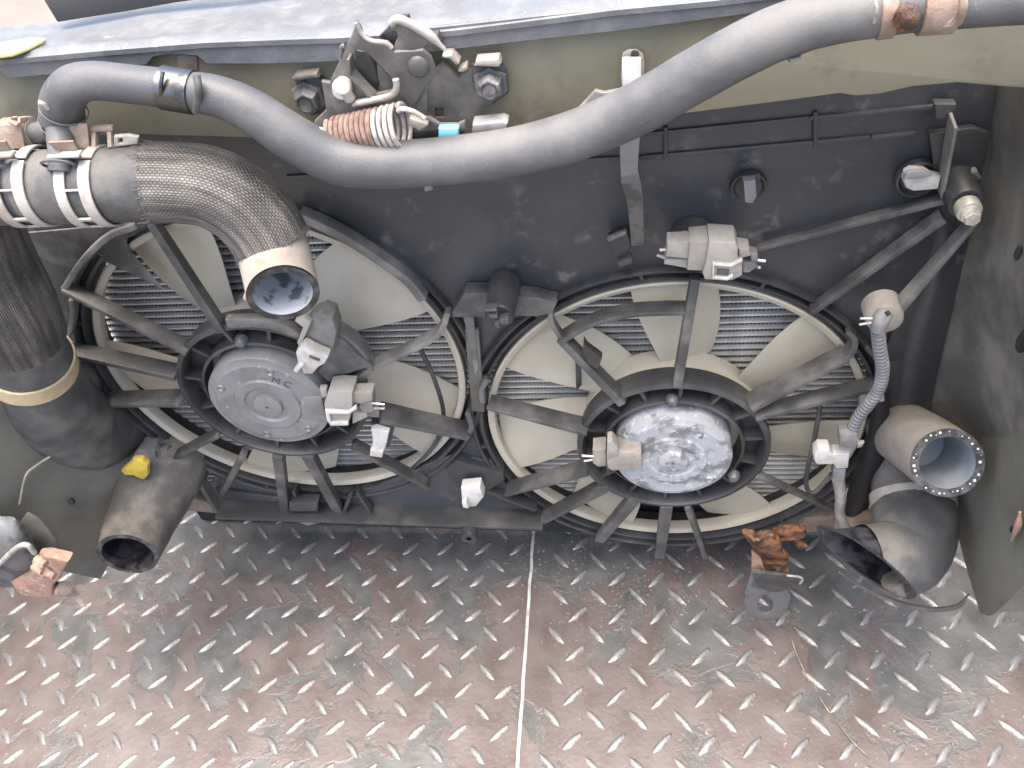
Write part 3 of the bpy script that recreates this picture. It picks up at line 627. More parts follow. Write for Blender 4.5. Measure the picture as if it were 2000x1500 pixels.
plate('pawl', S([(1110, 880), (1180, 640), (1220, 690), (1220, 900), (1160, 940)]), -.074, .004, 'latch_steel', la)
g = G(); g.tube([P(*S([q_])[0], -.0835) for q_ in ((575, 815), (720, 785), (880, 750), (940, 710), (955, 650), (945, 600))], .0021, 10); obj('folded_lip', g, 'latch_pale', la)
g = G(); g.lathe([(.0001, -.003), (.004, -.0028), (.006, -.001), (.0065, .001)], P(*S([(1142, 492)])[0], -.0785), YA, 28); obj('rivet', g, 'latch_steel', la)
g = G(); g.lathe([(.0001, -.008), (.005, -.007), (.006, -.003), (.005, .002)], P(*S([(492, 655)])[0], -.080), YA, 20); g2 = G(); g2.tube([P(*S([(500, 690)])[0], -.086), P(*S([(550, 770)])[0], -.084)], .0034, 12)
obj('plastic_pin', g, 'white_plastic', la); obj('pin_tail', g2, 'beige_plastic', la)
for (x, y, Y) in ((190, 755, -.063), (1772, 640, -.067)):
    p = P(*S([(x, y)])[0], Y); g = G(); g.lathe([(.0001, -.0085), (.006, -.0085), (.0075, -.0075), (.0078, -.001), (.0105, -.001), (.0108, .0005)], p, YA, 6, ZA); bo = obj('bolt', g, 'bolt_dark', la, 20)
    g = G(); g.lathe([(.0001, -.0078), (.0036, -.0079), (.0048, -.0088)], p - YA * .0004, YA, 20); obj('bolt_recess', g, 'latch_dark', bo)
plate('lever_arm', S([(1190, 930), (1240, 930), (1330, 990), (1480, 990), (1545, 960), (1550, 1040), (1480, 1050), (1330, 1015), (1200, 960)]), -.086, .003, 'latch_steel', la)
plate('cable_end', S([(1065, 940), (1220, 990), (1225, 1005), (1150, 1050), (1060, 1000)]), -.09, .006, 'latch_pale', la)
plate('switch_body', S([(1060, 1060), (1330, 1030), (1520, 1040), (1530, 1130), (1060, 1140)]), -.082, .008, 'latch_dark', la)
plate('blue_cap', S([(1315, 1030), (1490, 1030), (1490, 1120), (1315, 1120)]), -.091, .006, 'blue_plastic', la, bevel=.0012)
plate('grey_cap', S([(1610, 1000), (1870, 970), (1915, 990), (1900, 1080), (1600, 1100)]), -.082, .012, 'strap_grey', la, bevel=.0015)
# return spring
A_, B_ = P(*S([(385, 1085)])[0], -.088), P(*S([(1000, 1005)])[0], -.092); ax = (B_ - A_); Ls = ax.length; ax.normalize(); N_ = (ZA - ax * ZA.dot(ax)).normalized(); Bn = ax.cross(N_)
def coil(t0, t1, r0, r1, turns, wr, start=0):
    n_ = int(turns * 18); g = G(); pts = []
    for i in range(n_ + 1):
        t = i / n_; a = start + 2 * math.pi * turns * t; pts.append(A_ + ax * Ls * (t0 + (t1 - t0) * t) + (N_ * math.cos(a) + Bn * math.sin(a)) * (r0 + (r1 - r0) * t))
    g.tube(pts, wr, 8, smooth=False); return g
obj('spring_coil', coil(.02, .70, .0092, .0112, 9, .00165), 'spring_rust', la); obj('spring_end_coil', coil(.70, 1.03, .0112, .0125, 4, .0015), 'spring_pale', la)
g = G(); g.tube([P(*S([q_])[0], -.096) for q_ in ((240, 1080), (270, 1045), (310, 1040), (340, 1080), (350, 1130))], .0016, 8); obj('spring_hook', g, 'spring_pale', la)
g = G(); g.tube([P(*S([q_])[0], -.098) for q_ in ((965, 880), (990, 858), (1060, 865), (1130, 895), (1200, 940))], .0015, 8); obj('spring_hook', g, 'spring_pale', la)
cl = thing('latch_switch', 'small beige switch foot below the long grey hose', 'switch')
plate('housing', sub([(930, 995), (1118, 985), (1122, 1030), (1000, 1040), (930, 1010)], 2.857, 500, 0), -.075, .010, 'beige_plastic', cl)
g = G(); g.tube([P(835, 360, -.082), P(838, 372, -.084)], .0028, 10); obj('pin', g, 'strap_grey', cl)
g = G(); g.tube([P(x, y, Y) for x, y, Y in ((890, 350, -.085), (960, 345, -.088), (1030, 330, -.09), (1080, 312, -.09))], .0022, 8); obj('lead', g, 'strap_grey', cl)

# ================================================================== long thin grey hose
def hose(name, t, L, material, n=28, wob=.012, caps=True, steps=8):
    pts, rr = path(L); g = G(); r = g.tube(pts, rr, n, caps, steps, wob=wob); o_ = obj(name, g, material, t, 60); return r, o_
lh = thing('bypass_hose', 'long thin dusty grey hose sweeping across the top of both fans', 'hose')
LH = [(122, 235, -.085, 84), (122, 200, -.088, 82), (140, 170, -.090, 78), (180, 158, -.090, 74), (250, 164, -.092, 74), (348, 176, -.094, 76), (430, 190, -.096, 80), (500, 222, -.098, 86), (575, 272, -.1, 92), (655, 312, -.1, 94), (740, 322, -.1, 92), (860, 315, -.1, 92), (1000, 297, -.1, 94), (1120, 266, -.102, 98), (1240, 215, -.105, 102), (1350, 152, -.108, 104), (1460, 92, -.11, 106), (1560, 50, -.112, 104), (1680, 26, -.112, 100), (1800, 14, -.112, 92), (1960, 2, -.112, 92), (2080, -4, -.112, 92)]
hose('hose_body', lh, LH, 'hose_grey', 36, .006)
def band(t, L, i0, i1, grow, w_, material, name='clamp_band', n=36):
    pts, rr = path(L); a, b = Vector(pts[0]), Vector(pts[1]); g = G(); r0 = rr[0] + grow
    g.lathe([(r0 - grow * 1.5, 0), (r0, 0), (r0 + .0006, .0004), (r0 + .0006, (b - a).length - .0004), (r0, (b - a).length), (rr[1] - grow * .5, (b - a).length)], a, b - a, n); return obj(name, g, material, t, 30)
band(lh, [(318, 171, -.0935, 76), (380, 181, -.0948, 78)], 0, 0, .0007, 0, 'chrome')
g = G(); p0 = P(384, 150, -.1); g.tube([P(384, 148, -.104), P(388, 178, -.108), P(382, 218, -.104)], .0022, 10); obj('clamp_edge', g, 'strap_dark', lh)
g = G(); g.tube([P(318, 140, -.102), P(314, 172, -.106), P(318, 208, -.102)], .0012, 10); obj('clamp_edge', g, 'chrome', lh)
band(lh, [(1712, 22, -.112, 96), (1745, 18, -.112, 96)], 0, 0, .0008, 0, 'clamp_rust'); band(lh, [(1795, 14, -.112, 92), (1865, 9, -.112, 92)], 0, 0, .0012, 0, 'clamp_rust')
g = G(); g.tube([P(1758, 45, -.127), P(1780, 30, -.13), P(1796, 22, -.13)], [.005, .007, .004], 10, wob=.2); obj('clamp_ear', g, 'rust', lh)
g = G(); g.tube([P(1880, -10, -.128), P(1880, 18, -.13), P(1868, 42, -.126), P(1845, 48, -.122)], [.002, .0022, .0026, .0024], 8); obj('clamp_ear', g, 'clamp_rust', lh)
g = G(); g.tube([P(1708, -5, -.128), P(1712, 20, -.13), P(1708, 44, -.126)], .0009, 8); obj('clamp_wire', g, 'spring_pale', lh)
for (x, y) in ((125, 214), (122, 242)):
    g = G(); p = P(x, y, -.088); g.lathe([(.0132, -.0008), (.0137, 0), (.0132, .0008)], p, (P(122, 260, -.086) - P(122, 215, -.088)), 36); obj('hose_ridge', g, 'hose_grey', lh)
lb = thing('cable_with_clip', 'thin black cable clipped beneath the right part of the long grey hose', 'cable')
g = G(); g.tube([P(x, y, Y) for x, y, Y in ((1330, 205, -.088), (1400, 170, -.09), (1460, 135, -.094), (1545, 103, -.098), (1640, 70, -.1), (1720, 50, -.1), (1800, 40, -.1))], .0026, 10); obj('cable', g, 'wire_black', lb)
plate('clip', [(1536, 92), (1560, 86), (1566, 108), (1560, 120), (1540, 122)], -.106, .012, 'black_plastic', lb)
plate('clip_foot', [(1540, 116), (1564, 111), (1566, 118), (1543, 125)], -.109, .005, 'strap_grey', lb)

# ================================================================== plastic tee and braided upper hose at the left
up = thing('braided_hose', 'thick black hose with a frayed braided sleeve and a cut whitish end, upper left', 'hose')
UH = [(-80, 372, -.105, 142), (60, 366, -.105, 142), (200, 362, -.104, 146), (310, 356, -.102, 150)]
hose('hose_body', up, UH[1:], 'rubber', 40, .004)
hose('hose_stub', up, [(-80, 374, -.105, 140), (0, 370, -.105, 140), (24, 369, -.105, 140)], 'rubber', 40, .004)
UB = [(296, 357, -.102, 156), (350, 358, -.100, 156), (410, 366, -.098, 158), (468, 396, -.098, 158), (508, 436, -.1, 156), (530, 474, -.103, 152)]
pts, rr = path(UB); g = G(); ps, rs, T = g.tube(pts, rr, 72, False, 10, wob=.01); obj('braided_sleeve', g, 'braid', up, 60)
g = G()      # frayed threads at both cuts of the sleeve
for end, sgn in ((0, -1), (-1, 1)):
    c = ps[end]; t = T[end] * sgn; N1 = t.orthogonal().normalized(); B1 = t.cross(N1)
    for k in range(130):
        a = random.random() * 6.283; d = N1 * math.cos(a) + B1 * math.sin(a); b0 = c + d * rs[end] * 1.0 - t * .002; ln = random.uniform(.001, .005) * (1.6 if random.random() < .12 else 1)
        g.tube([b0, b0 + t * ln * .6 + d * random.uniform(-.0003, .001), b0 + t * ln + d * random.uniform(-.001, .002) + N1.cross(d) * random.gauss(0, .001)], .00022, 4, False, 1, smooth=False)
obj('frayed_threads', g, 'rubber_dusty', up, kind='stuff')
UE = [(516, 450, -.100, 146), (534, 492, -.106, 142), (546, 540, -.122, 140), (553, 574, -.138, 140)]
pts, rr = path(UE); g = G(); ps, rs, T = g.tube(pts, rr, 48, False, 8, wob=.006)
cut_n = (T[-1] + Vector((0, -.55, .25))).normalized()
def cut(gv, ps, n_, k_):      # slice the last rings along an oblique plane
    for i in range(len(gv.v)):
        v = Vector(gv.v[i]); d = (v - ps[-1]).dot(k_)
        if d > 0: gv.v[i] = tuple(v - T[-1] * (d / T[-1].dot(k_)))
KUT = (T[-1] + Vector((0, -.15, -.1))).normalized()
cut(g, ps, 48, KUT)
obj('hose_end', g, 'rubber_tan', up, 60)
def cutend(t, ps, rs, T, K, wall, n, m_rim, m_in, depth, fibres=0, jag=.0004, name='cut_rim'):
    c = ps[-1]; ax_ = T[-1]; N1 = ax_.orthogonal().normalized(); B1 = ax_.cross(N1); g = G(); vs = []
    def pt(a, r):
        d = N1 * math.cos(a) + B1 * math.sin(a); return c + d * r - ax_ * ((d * r).dot(K) / ax_.dot(K))
    for r in (rs[-1] * 1.006, rs[-1] - wall):
        for k in range(n): vs.append(pt(2 * math.pi * k / n, r) + ax_ * (random.uniform(-jag, jag) + .0004))
    g.add(vs, [(k, (k + 1) % n, n + (k + 1) % n, n + k) for k in range(n)]); rim = obj(name, g, m_rim, t, 60)
    g = G(); vs = [pt(2 * math.pi * k / n, rs[-1] - wall) for k in range(n)]
    inner = [[Vector(v) for v in vs]]
    L = 0; i = len(ps) - 1
    while i > 0 and L < depth:
        L += (ps[i] - ps[i - 1]).length; i -= 1; ring = []
        if L < rs[-1] * .9: continue
        tt = T[i]; n1 = (N1 - tt * N1.dot(tt)).normalized(); b1 = tt.cross(n1)
        for k in range(n): a = 2 * math.pi * k / n; ring.append(ps[i] + (n1 * math.cos(a) + b1 * math.sin(a)) * (rs[i] - wall))
        inner.append(ring)
    V_ = [v for r in inner for v in r]; F_ = [(j * n + k, j * n + (k + 1) % n, (j + 1) * n + (k + 1) % n, (j + 1) * n + k) for j in range(len(inner) - 1) for k in range(n)] + [tuple((len(inner) - 1) * n + k for k in range(n))]
    g.add(V_, F_); obj('inner_lining', g, m_in, t, 60)
    if fibres:
        g = G()
        for k in range(fibres):
            a = 2 * math.pi * (k + random.uniform(-.4, .4)) / fibres; p = pt(a, rs[-1] - wall * random.uniform(.3, .6)) + ax_ * .0003; s_ = random.uniform(.0004, .0013) if random.random() < .8 else .0002
            g.lathe([(.0001, -s_), (s_, -s_ * .4), (s_ * .9, s_ * .5), (.0001, s_)], p, ax_, 6)
        obj('cord_ends', g, 'fibre', rim, 60, kind='stuff')
cutend(up, ps, rs, T, KUT, .0042, 48, 'rubber_cut', 'lining_white', .06, 0)
g = G()
for a, s_ in ((0, 1),):
    g.tube([P(480, 572, -.128), P(484, 582, -.129), P(490, 590, -.1295)], [.0012, .003, .0012], 8, wob=.2)
obj('orange_residue', g, 'rust_pale', up)

te = thing('plastic_tee', 'grey plastic tee pipe rising between the two pale clamps of the thick hose', 'pipe fitting')
g = G(); pts, rr = path([(28, 369, -.105, 138), (100, 366, -.105, 136), (175, 363, -.104, 138)]); g.tube(pts, rr, 40, True, 4); obj('main_pipe', g, 'hose_grey', te, 60)
g = G(); pts, rr = path([(118, 336, -.118, 44), (118, 300, -.110, 46), (120, 262, -.095, 56), (121, 235, -.088, 66)]); g.tube(pts, rr, 28, True, 5); obj('riser', g, 'hose_grey', te, 60)
g = G(); g.lathe([(.0095, -.001), (.0105, 0), (.0095, .001)], P(116, 322, -.117), P(118, 300, -.110) - P(118, 336, -.118), 28); obj('collar', g, 'hose_grey', te)
g = G(); pts, rr = path([(66, 262, -.085, 42), (100, 255, -.086, 46)]); g.tube(pts, rr, 24, True); obj('side_port', g, 'hose_grey', te, 60)
g = G(); g.tube([P(95, 212, -.1), P(84, 203, -.102), P(74, 200, -.103)], .0016, 8); obj('clip_tang', g, 'spring_pale', te)

def spring_clamp(label, x, wpx):
    t = thing('hose_clamp', label, 'hose clamp', 'spring clamps on the thick hose')
    a, b = P(x - wpx / 2, 366, -.105), P(x + wpx / 2, 363, -.1045); ax_ = (b - a); Lw = ax_.length; ax_.normalize(); r = 147 * mpp(a) / 2; up_ = (ZA - ax_ * ZA.dot(ax_)).normalized(); fw = ax_.cross(up_)
    def arc(u0, u1, a0, a1, n=40):
        g = G(); vs = []
        for k in range(n + 1):
            an = rad(a0 + (a1 - a0) * k / n); d = up_ * math.cos(an) + fw * math.sin(an)
            for u, rr_ in ((u0, r + .0002), (u1, r + .0002), (u1, r + .0016), (u0, r + .0016)): vs.append(a + ax_ * u * Lw + d * rr_)
        g.add(vs, [(4 * i + j, 4 * i + (j + 1) % 4, 4 * i + 4 + (j + 1) % 4, 4 * i + 4 + j) for i in range(n) for j in range(4)] + [(0, 1, 2, 3), (4 * n + 3, 4 * n + 2, 4 * n + 1, 4 * n)]); return g
    obj('side_band', arc(0, .3, 20, 375), 'clamp_pale', t, bevel=.0003); obj('side_band', arc(.68, 1, 20, 375), 'clamp_pale', t, bevel=.0003)
    sgn = 1 if fw.dot(VIEW) > 0 else -1
    for a0, a1 in ((108, 113), (138, 142), (60, 63)): obj('bridge', arc(.3, .68, sgn * a0, sgn * a1, 4), 'clamp_pale', t)
    top = a + ax_ * Lw * .5 + up_ * (r + .002)
    for s_ in (-1, 1):
        g = G(); q0 = top + fw * sgn * .006 * s_ + ax_ * .0; g.bar(q0 - up_ * .002, q0 + up_ * .012 + fw * sgn * .004 * s_, ax_, .010, fw, .0016, .016); obj('squeeze_ear', g, 'clamp_rust', t, bevel=.0003)
    g = G(); q0 = top + fw * sgn * .011 + up_ * .004; g.bar(q0 - ax_ * .011, q0 + ax_ * .009, up_, .0016, fw, .006); obj('ear_tip', g, 'white_plastic' if x > 120 else 'clamp_pale', t, bevel=.0003)
    return t
spring_clamp('pale slotted spring clamp on the thick hose at the left edge of the photo', 62, 66)
spring_clamp('pale slotted spring clamp on the thick hose beside the braided sleeve', 186, 66)
bk = thing('wire_clip', 'small tan metal bracket with a square hole standing above the thick hose', 'bracket')
strut((186, 250), -.09, (186, 292), -.1, .003, .004, m='clamp_rust', parent=bk, name='leg'); strut((216, 250), -.09, (218, 290), -.1, .003, .004, m='clamp_rust', parent=bk, name='leg'); strut((178, 251), -.092, (222, 249), -.092, .003, .004, m='clamp_rust', parent=bk, name='crossbar')
plate('tab', [(222, 266), (248, 264), (270, 268), (268, 282), (222, 288)], -.1, .003, 'beige_plastic', bk, holes=[[(231, 271), (239, 271), (239, 280), (231, 280)]])
sl = thing('heater_hose', 'short tan rubber hose end plugged into the tee at the left edge', 'hose')
hose('hose_body', sl, [(-60, 268, -.083, 56), (0, 264, -.084, 54), (68, 260, -.085, 52)], 'rubber_tan', 24)
band(sl, [(16, 262, -.0845, 54), (66, 259, -.085, 53)], 0, 0, .0008, 0, 'clamp_rust')
for x in (28, 46):
    g = G(); g.bar(P(x, 240, -.094), P(x, 228, -.096), XA, .004, YA, .0015); obj('clamp_ear', g, 'clamp_rust', sl, bevel=.0003)
g = G(); g.bar(P(20, 236, -.097), P(36, 244, -.099), ZA, .0016, YA, .004); obj('clamp_ear', g, 'clamp_rust', sl, bevel=.0003)

# ================================================================== hoses, lower left
ll = thing('sleeved_hose', 'wide dark hose with a yellow band at the left edge', 'hose')
hose('braided_sleeve', ll, [(-90, 400, -.09, 220), (-50, 500, -.085, 212), (0, 590, -.08, 200), (36, 655, -.074, 178)], 'braid', 60, .01)
hose('hose_body', ll, [(10, 620, -.078, 168), (56, 705, -.068, 160), (92, 775, -.058, 164), (130, 818, -.042, 166), (180, 840, -.02, 156), (225, 835, .005, 130)], 'rubber', 48, .012)
band(ll, [(53, 698, -.068, 166), (62, 722, -.0655, 166)], 0, 0, .0008, 0, 'yellow_band', 'yellow_band')
lo = thing('lower_hose', 'dusty brown hose with a dark open end pointing down, lower left', 'hose')
LHo = [(345, 870, .02, 150), (330, 905, -.002, 152), (300, 965, -.035, 142), (270, 1030, -.072, 128), (250, 1082, -.105, 116)]
pts, rr = path(LHo); g = G(); ps, rs, T = g.tube(pts, rr, 48, False, 8, wob=.02); obj('hose_body', g, 'rubber_dusty', lo, 60)
cutend(lo, ps, rs, T, T[-1], .0045, 48, 'rubber_cut', 'lining_black', .08)
dv = thing('drain_valve', 'yellow wing screw on a grey drain valve above the lower hose', 'valve')
g = G(); pts, rr = path([(300, 870, -.005, 44), (285, 888, -.02, 40), (270, 906, -.035, 34)]); g.tube(pts, rr, 20, True, 3); obj('valve_body', g, 'conduit', dv, 50)
plate('wing_screw', sub([(705, 515), (745, 480), (775, 450), (830, 450), (865, 480), (868, 540), (845, 565), (815, 560), (780, 542), (730, 540)], 3, 0, 750), -.048, .009, 'yellow_plastic', dv, bevel=.003)
plate('mount_flange', sub([(615, 410), (690, 390), (760, 400), (760, 450), (690, 475), (640, 460)], 3, 0, 750), -.01, .006, 'rust_dusty', dv)
g = G(); g.tube([P(310, 880, -.01), P(325, 885, -.016)], .009, 12); obj('clamp_screw', g, 'bolt_dark', dv)
ls = thing('lower_beam', 'rusty dusty lower support rail showing under the shroud', 'beam')
plate('rail', [(340, 958), (430, 992), (560, 1002), (640, 1005), (640, 1013), (620, 1024), (600, 1028), (575, 1018), (560, 1010), (430, 1004), (360, 998), (330, 985)], .006, .012, 'rust_dusty', ls, bevel=.002)
plate('rail', [(1475, 1022), (1560, 1012), (1650, 1008), (1650, 1038), (1560, 1042), (1480, 1050)], .004, .02, 'rust_dusty', ls, bevel=.003)
g = G(); g.bar(P(560, 1000, .03), P(1560, 1030, .03), ZA, .02, YA, .02); obj('rail_core', g, 'tank_black', ls, bevel=.003)

bp = thing('left_inner_panel', 'grey olive sheet metal panel below the yellow-banded hose, lower left', 'body panel')
surf('panel_sheet', [[(-60, 640, -.10), (0, 700, -.09), (110, 760, -.05), (240, 790, 0)], [(-60, 800, -.11), (10, 830, -.095), (120, 860, -.06), (270, 860, -.005)],
     [(-60, 930, -.12), (20, 950, -.1), (130, 960, -.07), (285, 940, -.02)], [(-60, 1030, -.13), (40, 1040, -.11), (130, 1050, -.085), (240, 1040, -.045)], [(-40, 1080, -.135), (60, 1098, -.118), (120, 1112, -.095), (196, 1130, -.07)]], 'olive_dirty', bp, 4, .0015, .0012)
g = G(); g.tube([P(x, y, Y) for x, y, Y in ((38, 985, -.105), (50, 930, -.098), (70, 910, -.09), (100, 890, -.08), (112, 880, -.075))], .0011, 8); obj('crease', g, 'rubber_tan', bp)
for (x, y, Y) in ((141, 978, -.073), (68, 1052, -.116)):
    p = P(x, y, Y); g = G(); k = mpp(p); g.lathe([(.0001, 0), (7 * k * .8, 0), (8 * k * .8, .002)], p - YA * .001 + VIEW * .002, -VIEW, 16); obj('drain_hole', g, 'tank_black', bp)
plate('bent_flange', sub([(95, 845), (155, 760), (230, 800), (330, 920), (330, 1000), (230, 1040)], 3, 0, 750), -.12, .003, 'apron_dark', bp)
g = G(); g.box((-.87, .08, .26), XA * .006, YA * .33, ZA * .24); obj('side_light_block', g, 'apron_dark', bp, bevel=.002)  # added wall out of frame, shades the floor at the left
g = G(); g.box((-.72, .25, .46), XA * .15, YA * .18, ZA * .006); obj('top_light_block', g, 'apron_dark', bp, bevel=.002)  # added unseen board, cuts overhead light behind the left panel
rbk = thing('rusty_bracket', 'grey metal bumper bracket with a pale rusty end in the lower left corner', 'bracket')
surf('arm', [[(-60, 1000, -.13), (0, 1008, -.13), (30, 1012, -.132), (58, 1040, -.13)], [(-60, 1040, -.142), (0, 1046, -.144), (38, 1058, -.144), (70, 1078, -.138)], [(-60, 1090, -.146), (0, 1094, -.15), (30, 1098, -.15), (64, 1108, -.142)], [(-60, 1150, -.142), (0, 1148, -.144), (24, 1146, -.144), (50, 1140, -.138)]], 'steel_worn', rbk, 4, .003)
g = G(); g.tube([P(x, y, -.152) for x, y in ((-40, 1128), (0, 1100), (30, 1072), (52, 1064), (68, 1080))], .0026, 10); obj('folded_edge', g, 'latch_pale', rbk)
plate('rusty_end', sub([(60, 1170), (180, 1120), (215, 1020), (270, 1015), (400, 1045), (345, 1150), (310, 1180), (305, 1245), (280, 1262), (120, 1245)], 3, 0, 750), -.15, .012, 'rust_pale', rbk, bevel=.003)
for (x, y, r_) in ((80, 1098, .005), (98, 1120, .0045), (74, 1112, .004)):
    g = G(); g.tube([P(x - 8, y - 6, -.162), P(x + 9, y + 5, -.166)], [r_, r_ * .7], 10, wob=.2); obj('rust_flake', g, 'rust_pale', rbk)
g = G(); g.tube([P(114, 1150, -.14), P(126, 1148, -.145)], .007, 12, wob=.1); obj('bolt', g, 'rust_dusty', rbk)
g = G(); g.bar(P(134, 1140, -.13), P(165, 1185, -.15), XA, .006, YA, .002); obj('tang', g, 'rust_dusty', rbk, bevel=.0004)

# ================================================================== right-hand side panels
rp = thing('right_apron', 'dark dusty inner fender apron along the right side', 'body panel')
surf('apron_sheet', [[(1925, 150, .02), (1975, 150, -.01), (2050, 150, -.06), (2160, 160, -.12)], [(1930, 300, .02), (1985, 330, -.02), (2050, 350, -.07), (2160, 360, -.13)], [(1875, 470, .02), (1925, 540, -.02), (2000, 560, -.08), (2140, 560, -.15)],
     [(1815, 680, .02), (1890, 700, -.015), (1985, 705, -.075), (2120, 720, -.16)], [(1775, 860, .02), (1858, 850, -.01), (1930, 855, -.06), (2080, 880, -.16)], [(1770, 1010, .02), (1850, 1000, -.01), (1915, 990, -.05), (2050, 1010, -.15)]], 'apron_dark', rp, 4, .0015, .002)
for (x, y, Y, w_, h_) in ((1984, 484, -.085, 7, 18), (1996, 655, -.09, 14, 32)):
    p = P(x, y, Y); k = mpp(p); me = plate_mesh([(p.x + w_ * k * math.cos(a / 16 * 6.283), p.z + h_ * k * math.sin(a / 16 * 6.283)) for a in range(16)], [], yplane(Y - .006), .002, .0004); link('slot', me, 'tank_black', rp)
g = G(); g.box((.42, .10, .29), XA * .006, YA * .32, ZA * .27); obj('side_light_block', g, 'apron_dark', rp, bevel=.002)  # added wall out of frame to darken the floor at the right
g = G(); g.box((.32, .24, .50), XA * .10, YA * .18, ZA * .006); obj('top_light_block', g, 'apron_dark', rp, bevel=.002)  # unseen flat board, put in to block sun from above
rf = thing('right_flap', 'bent olive sheet metal flap with a pointed lower tip at the right edge', 'body panel')
surf('flap_sheet', [[(2030, 690, -.07), (2070, 660, -.10), (2120, 640, -.14)], [(1935, 830, -.055), (1995, 800, -.09), (2090, 760, -.15)], [(1884, 930, -.045), (1950, 930, -.10), (2070, 930, -.17)], [(1874, 1020, -.05), (1945, 1040, -.115), (2045, 1060, -.18)], [(1890, 1100, -.075), (1945, 1120, -.14), (2012, 1135, -.18)], [(1918, 1196, -.108), (1935, 1200, -.125), (1952, 1192, -.145)]], 'olive_dirty', rf, 4, .0016, .0015)
plate('fold_return', [(1950, 1196), (2010, 1110), (2080, 1040), (2080, 1194)], -.135, .003, 'apron_dark', rf)
for (x, y, Y, w_, h_) in ((1972, 1022, -.137, 3, 9),):
    p = P(x, y, Y); k = mpp(p); me = plate_mesh([(p.x + w_ * k * math.cos(a / 12 * 6.283), p.z + h_ * k * math.sin(a / 12 * 6.283)) for a in range(12)], [], yplane(Y - .006), .002, .0004); link('slot', me, 'tank_black', rf)
g = G(); g.tube([P(x, y, Y) for x, y, Y in ((1992, 1000, -.155), (1988, 1025, -.155), (1976, 1055, -.15))], [.001, .0026, .0012], 8, wob=.15); obj('bare_scratch', g, 'rust_pale', rf)
st = thing('side_baffle', 'black plastic baffle between the right fan and the apron', 'panel')
surf('baffle_sheet', [[(1760, 250, .012), (1850, 240, .012), (1935, 240, .012)], [(1790, 480, .012), (1840, 470, .0), (1890, 470, .008)], [(1740, 650, .01), (1800, 640, -.008), (1852, 640, .004)], [(1710, 800, .01), (1770, 790, -.006), (1822, 770, .006)], [(1690, 930, .012), (1745, 930, .0), (1800, 930, .01)]], 'shroud_plastic', st, 4, .002, .001)

# ================================================================== hoses, lower right
rh = thing('cut_hose', 'short tan hose stub with a round cut end and white cords at the right', 'hose')
RH = [(1752, 838, .0, 118), (1772, 850, -.02, 122), (1800, 868, -.048, 128), (1828, 888, -.075, 134), (1850, 904, -.098, 136)]
pts, rr = path(RH); g = G(); ps, rs, T = g.tube(pts, rr, 48, False, 8, wob=.01); obj('hose_body', g, 'rubber_tan', rh, 60)
cutend(rh, ps, rs, T, T[-1], .0062, 48, 'rubber_cut', 'lining_blue', .07, 30)
el = thing('elbow_hose', 'black rubber elbow hose with a tan band and a torn open end, lower right', 'hose')
EH = [(1772, 880, .0, 140), (1775, 930, -.022, 142), (1783, 985, -.05, 152), (1785, 1035, -.076, 160), (1768, 1078, -.096, 158), (1730, 1094, -.106, 150), (1688, 1096, -.11, 142)]
pts, rr = path(EH); g = G(); ps, rs, T = g.tube(pts, rr, 48, False, 8, wob=.012)
KE = (RIGHT * -.62 + DOWN * .73 + VIEW * .28).normalized(); cut(g, ps, 48, KE); obj('hose_body', g, 'rubber', el, 60)
cutend(el, ps, rs, T, KE, .004, 48, 'rubber_cut', 'lining_black', .06)
band(el, [(1781, 965, -.041, 150), (1784, 990, -.052, 154)], 0, 0, .001, 0, 'rubber_tan', 'tan_band')
g = G(); g.tube([P(x, y, Y) for x, y, Y in ((1640, 1118, -.1), (1690, 1150, -.1), (1760, 1178, -.1), (1820, 1190, -.1), (1870, 1184, -.098), (1892, 1160, -.094))], [.0012, .0018, .002, .0024, .0022, .001], 10, wob=.1); obj('torn_lip', g, 'rubber_dusty', el)
g = G(); g.tube([P(1745, 1130, -.118), P(1760, 1150, -.122), P(1768, 1168, -.124)], [.012, .008, .001], 12, wob=.2); obj('rubber_tip', g, 'rubber_dusty', el)
sn = thing('brown_fitting', 'small rusty pipe end beside the black elbow hose', 'pipe')
g = G(); pts, rr = path([(1640, 1025, -.02, 28), (1690, 1012, -.03, 36), (1712, 1010, -.04, 30)]); g.tube(pts, rr, 16, True, 3, wob=.15); obj('pipe_end', g, 'rust_dusty', sn)
vp = thing('vertical_pipe', 'thin black pipe running down between the right fan and the cut hose', 'pipe')
g = G(); g.tube([P(x, y, Y) for x, y, Y in ((1722, 760, -.012), (1716, 830, -.014), (1700, 900, -.016), (1680, 960, -.02), (1672, 1010, -.02))], [.006, .008, .011, .011, .009], 14); obj('pipe', g, 'tank_black', vp)

# rusty tab on the floor side
rt = thing('rusty_mount', 'flaking orange rust mount ending in a steel tab with a round hole', 'bracket')
plate('tab', sub([(1560, 1060), (1620, 1062), (1800, 1085), (1815, 1230), (1790, 1310), (1720, 1370), (1640, 1378), (1560, 1345), (1510, 1270), (1515, 1180)], 3.333, 1000, 800), -.075, .0035, 'steel_worn', rt, holes=[[(1495 + 15 * math.cos(a / 20 * 6.283), 1182 + 17 * math.sin(a / 20 * 6.283)) for a in range(20)]])
plate('tab_flange', sub([(1560, 1060), (1800, 1078), (1890, 1090), (1890, 1120), (1840, 1165), (1720, 1190), (1600, 1165)], 3.333, 1000, 800), -.078, .002, 'latch_dark', rt)
g = G(); g.tube([P(x, y, -.083) for x, y in ((1537, 1124), (1562, 1127), (1567, 1133), (1562, 1140))], .0011, 8); obj('bent_wire_edge', g, 'latch_pale', rt)
random.seed(5)
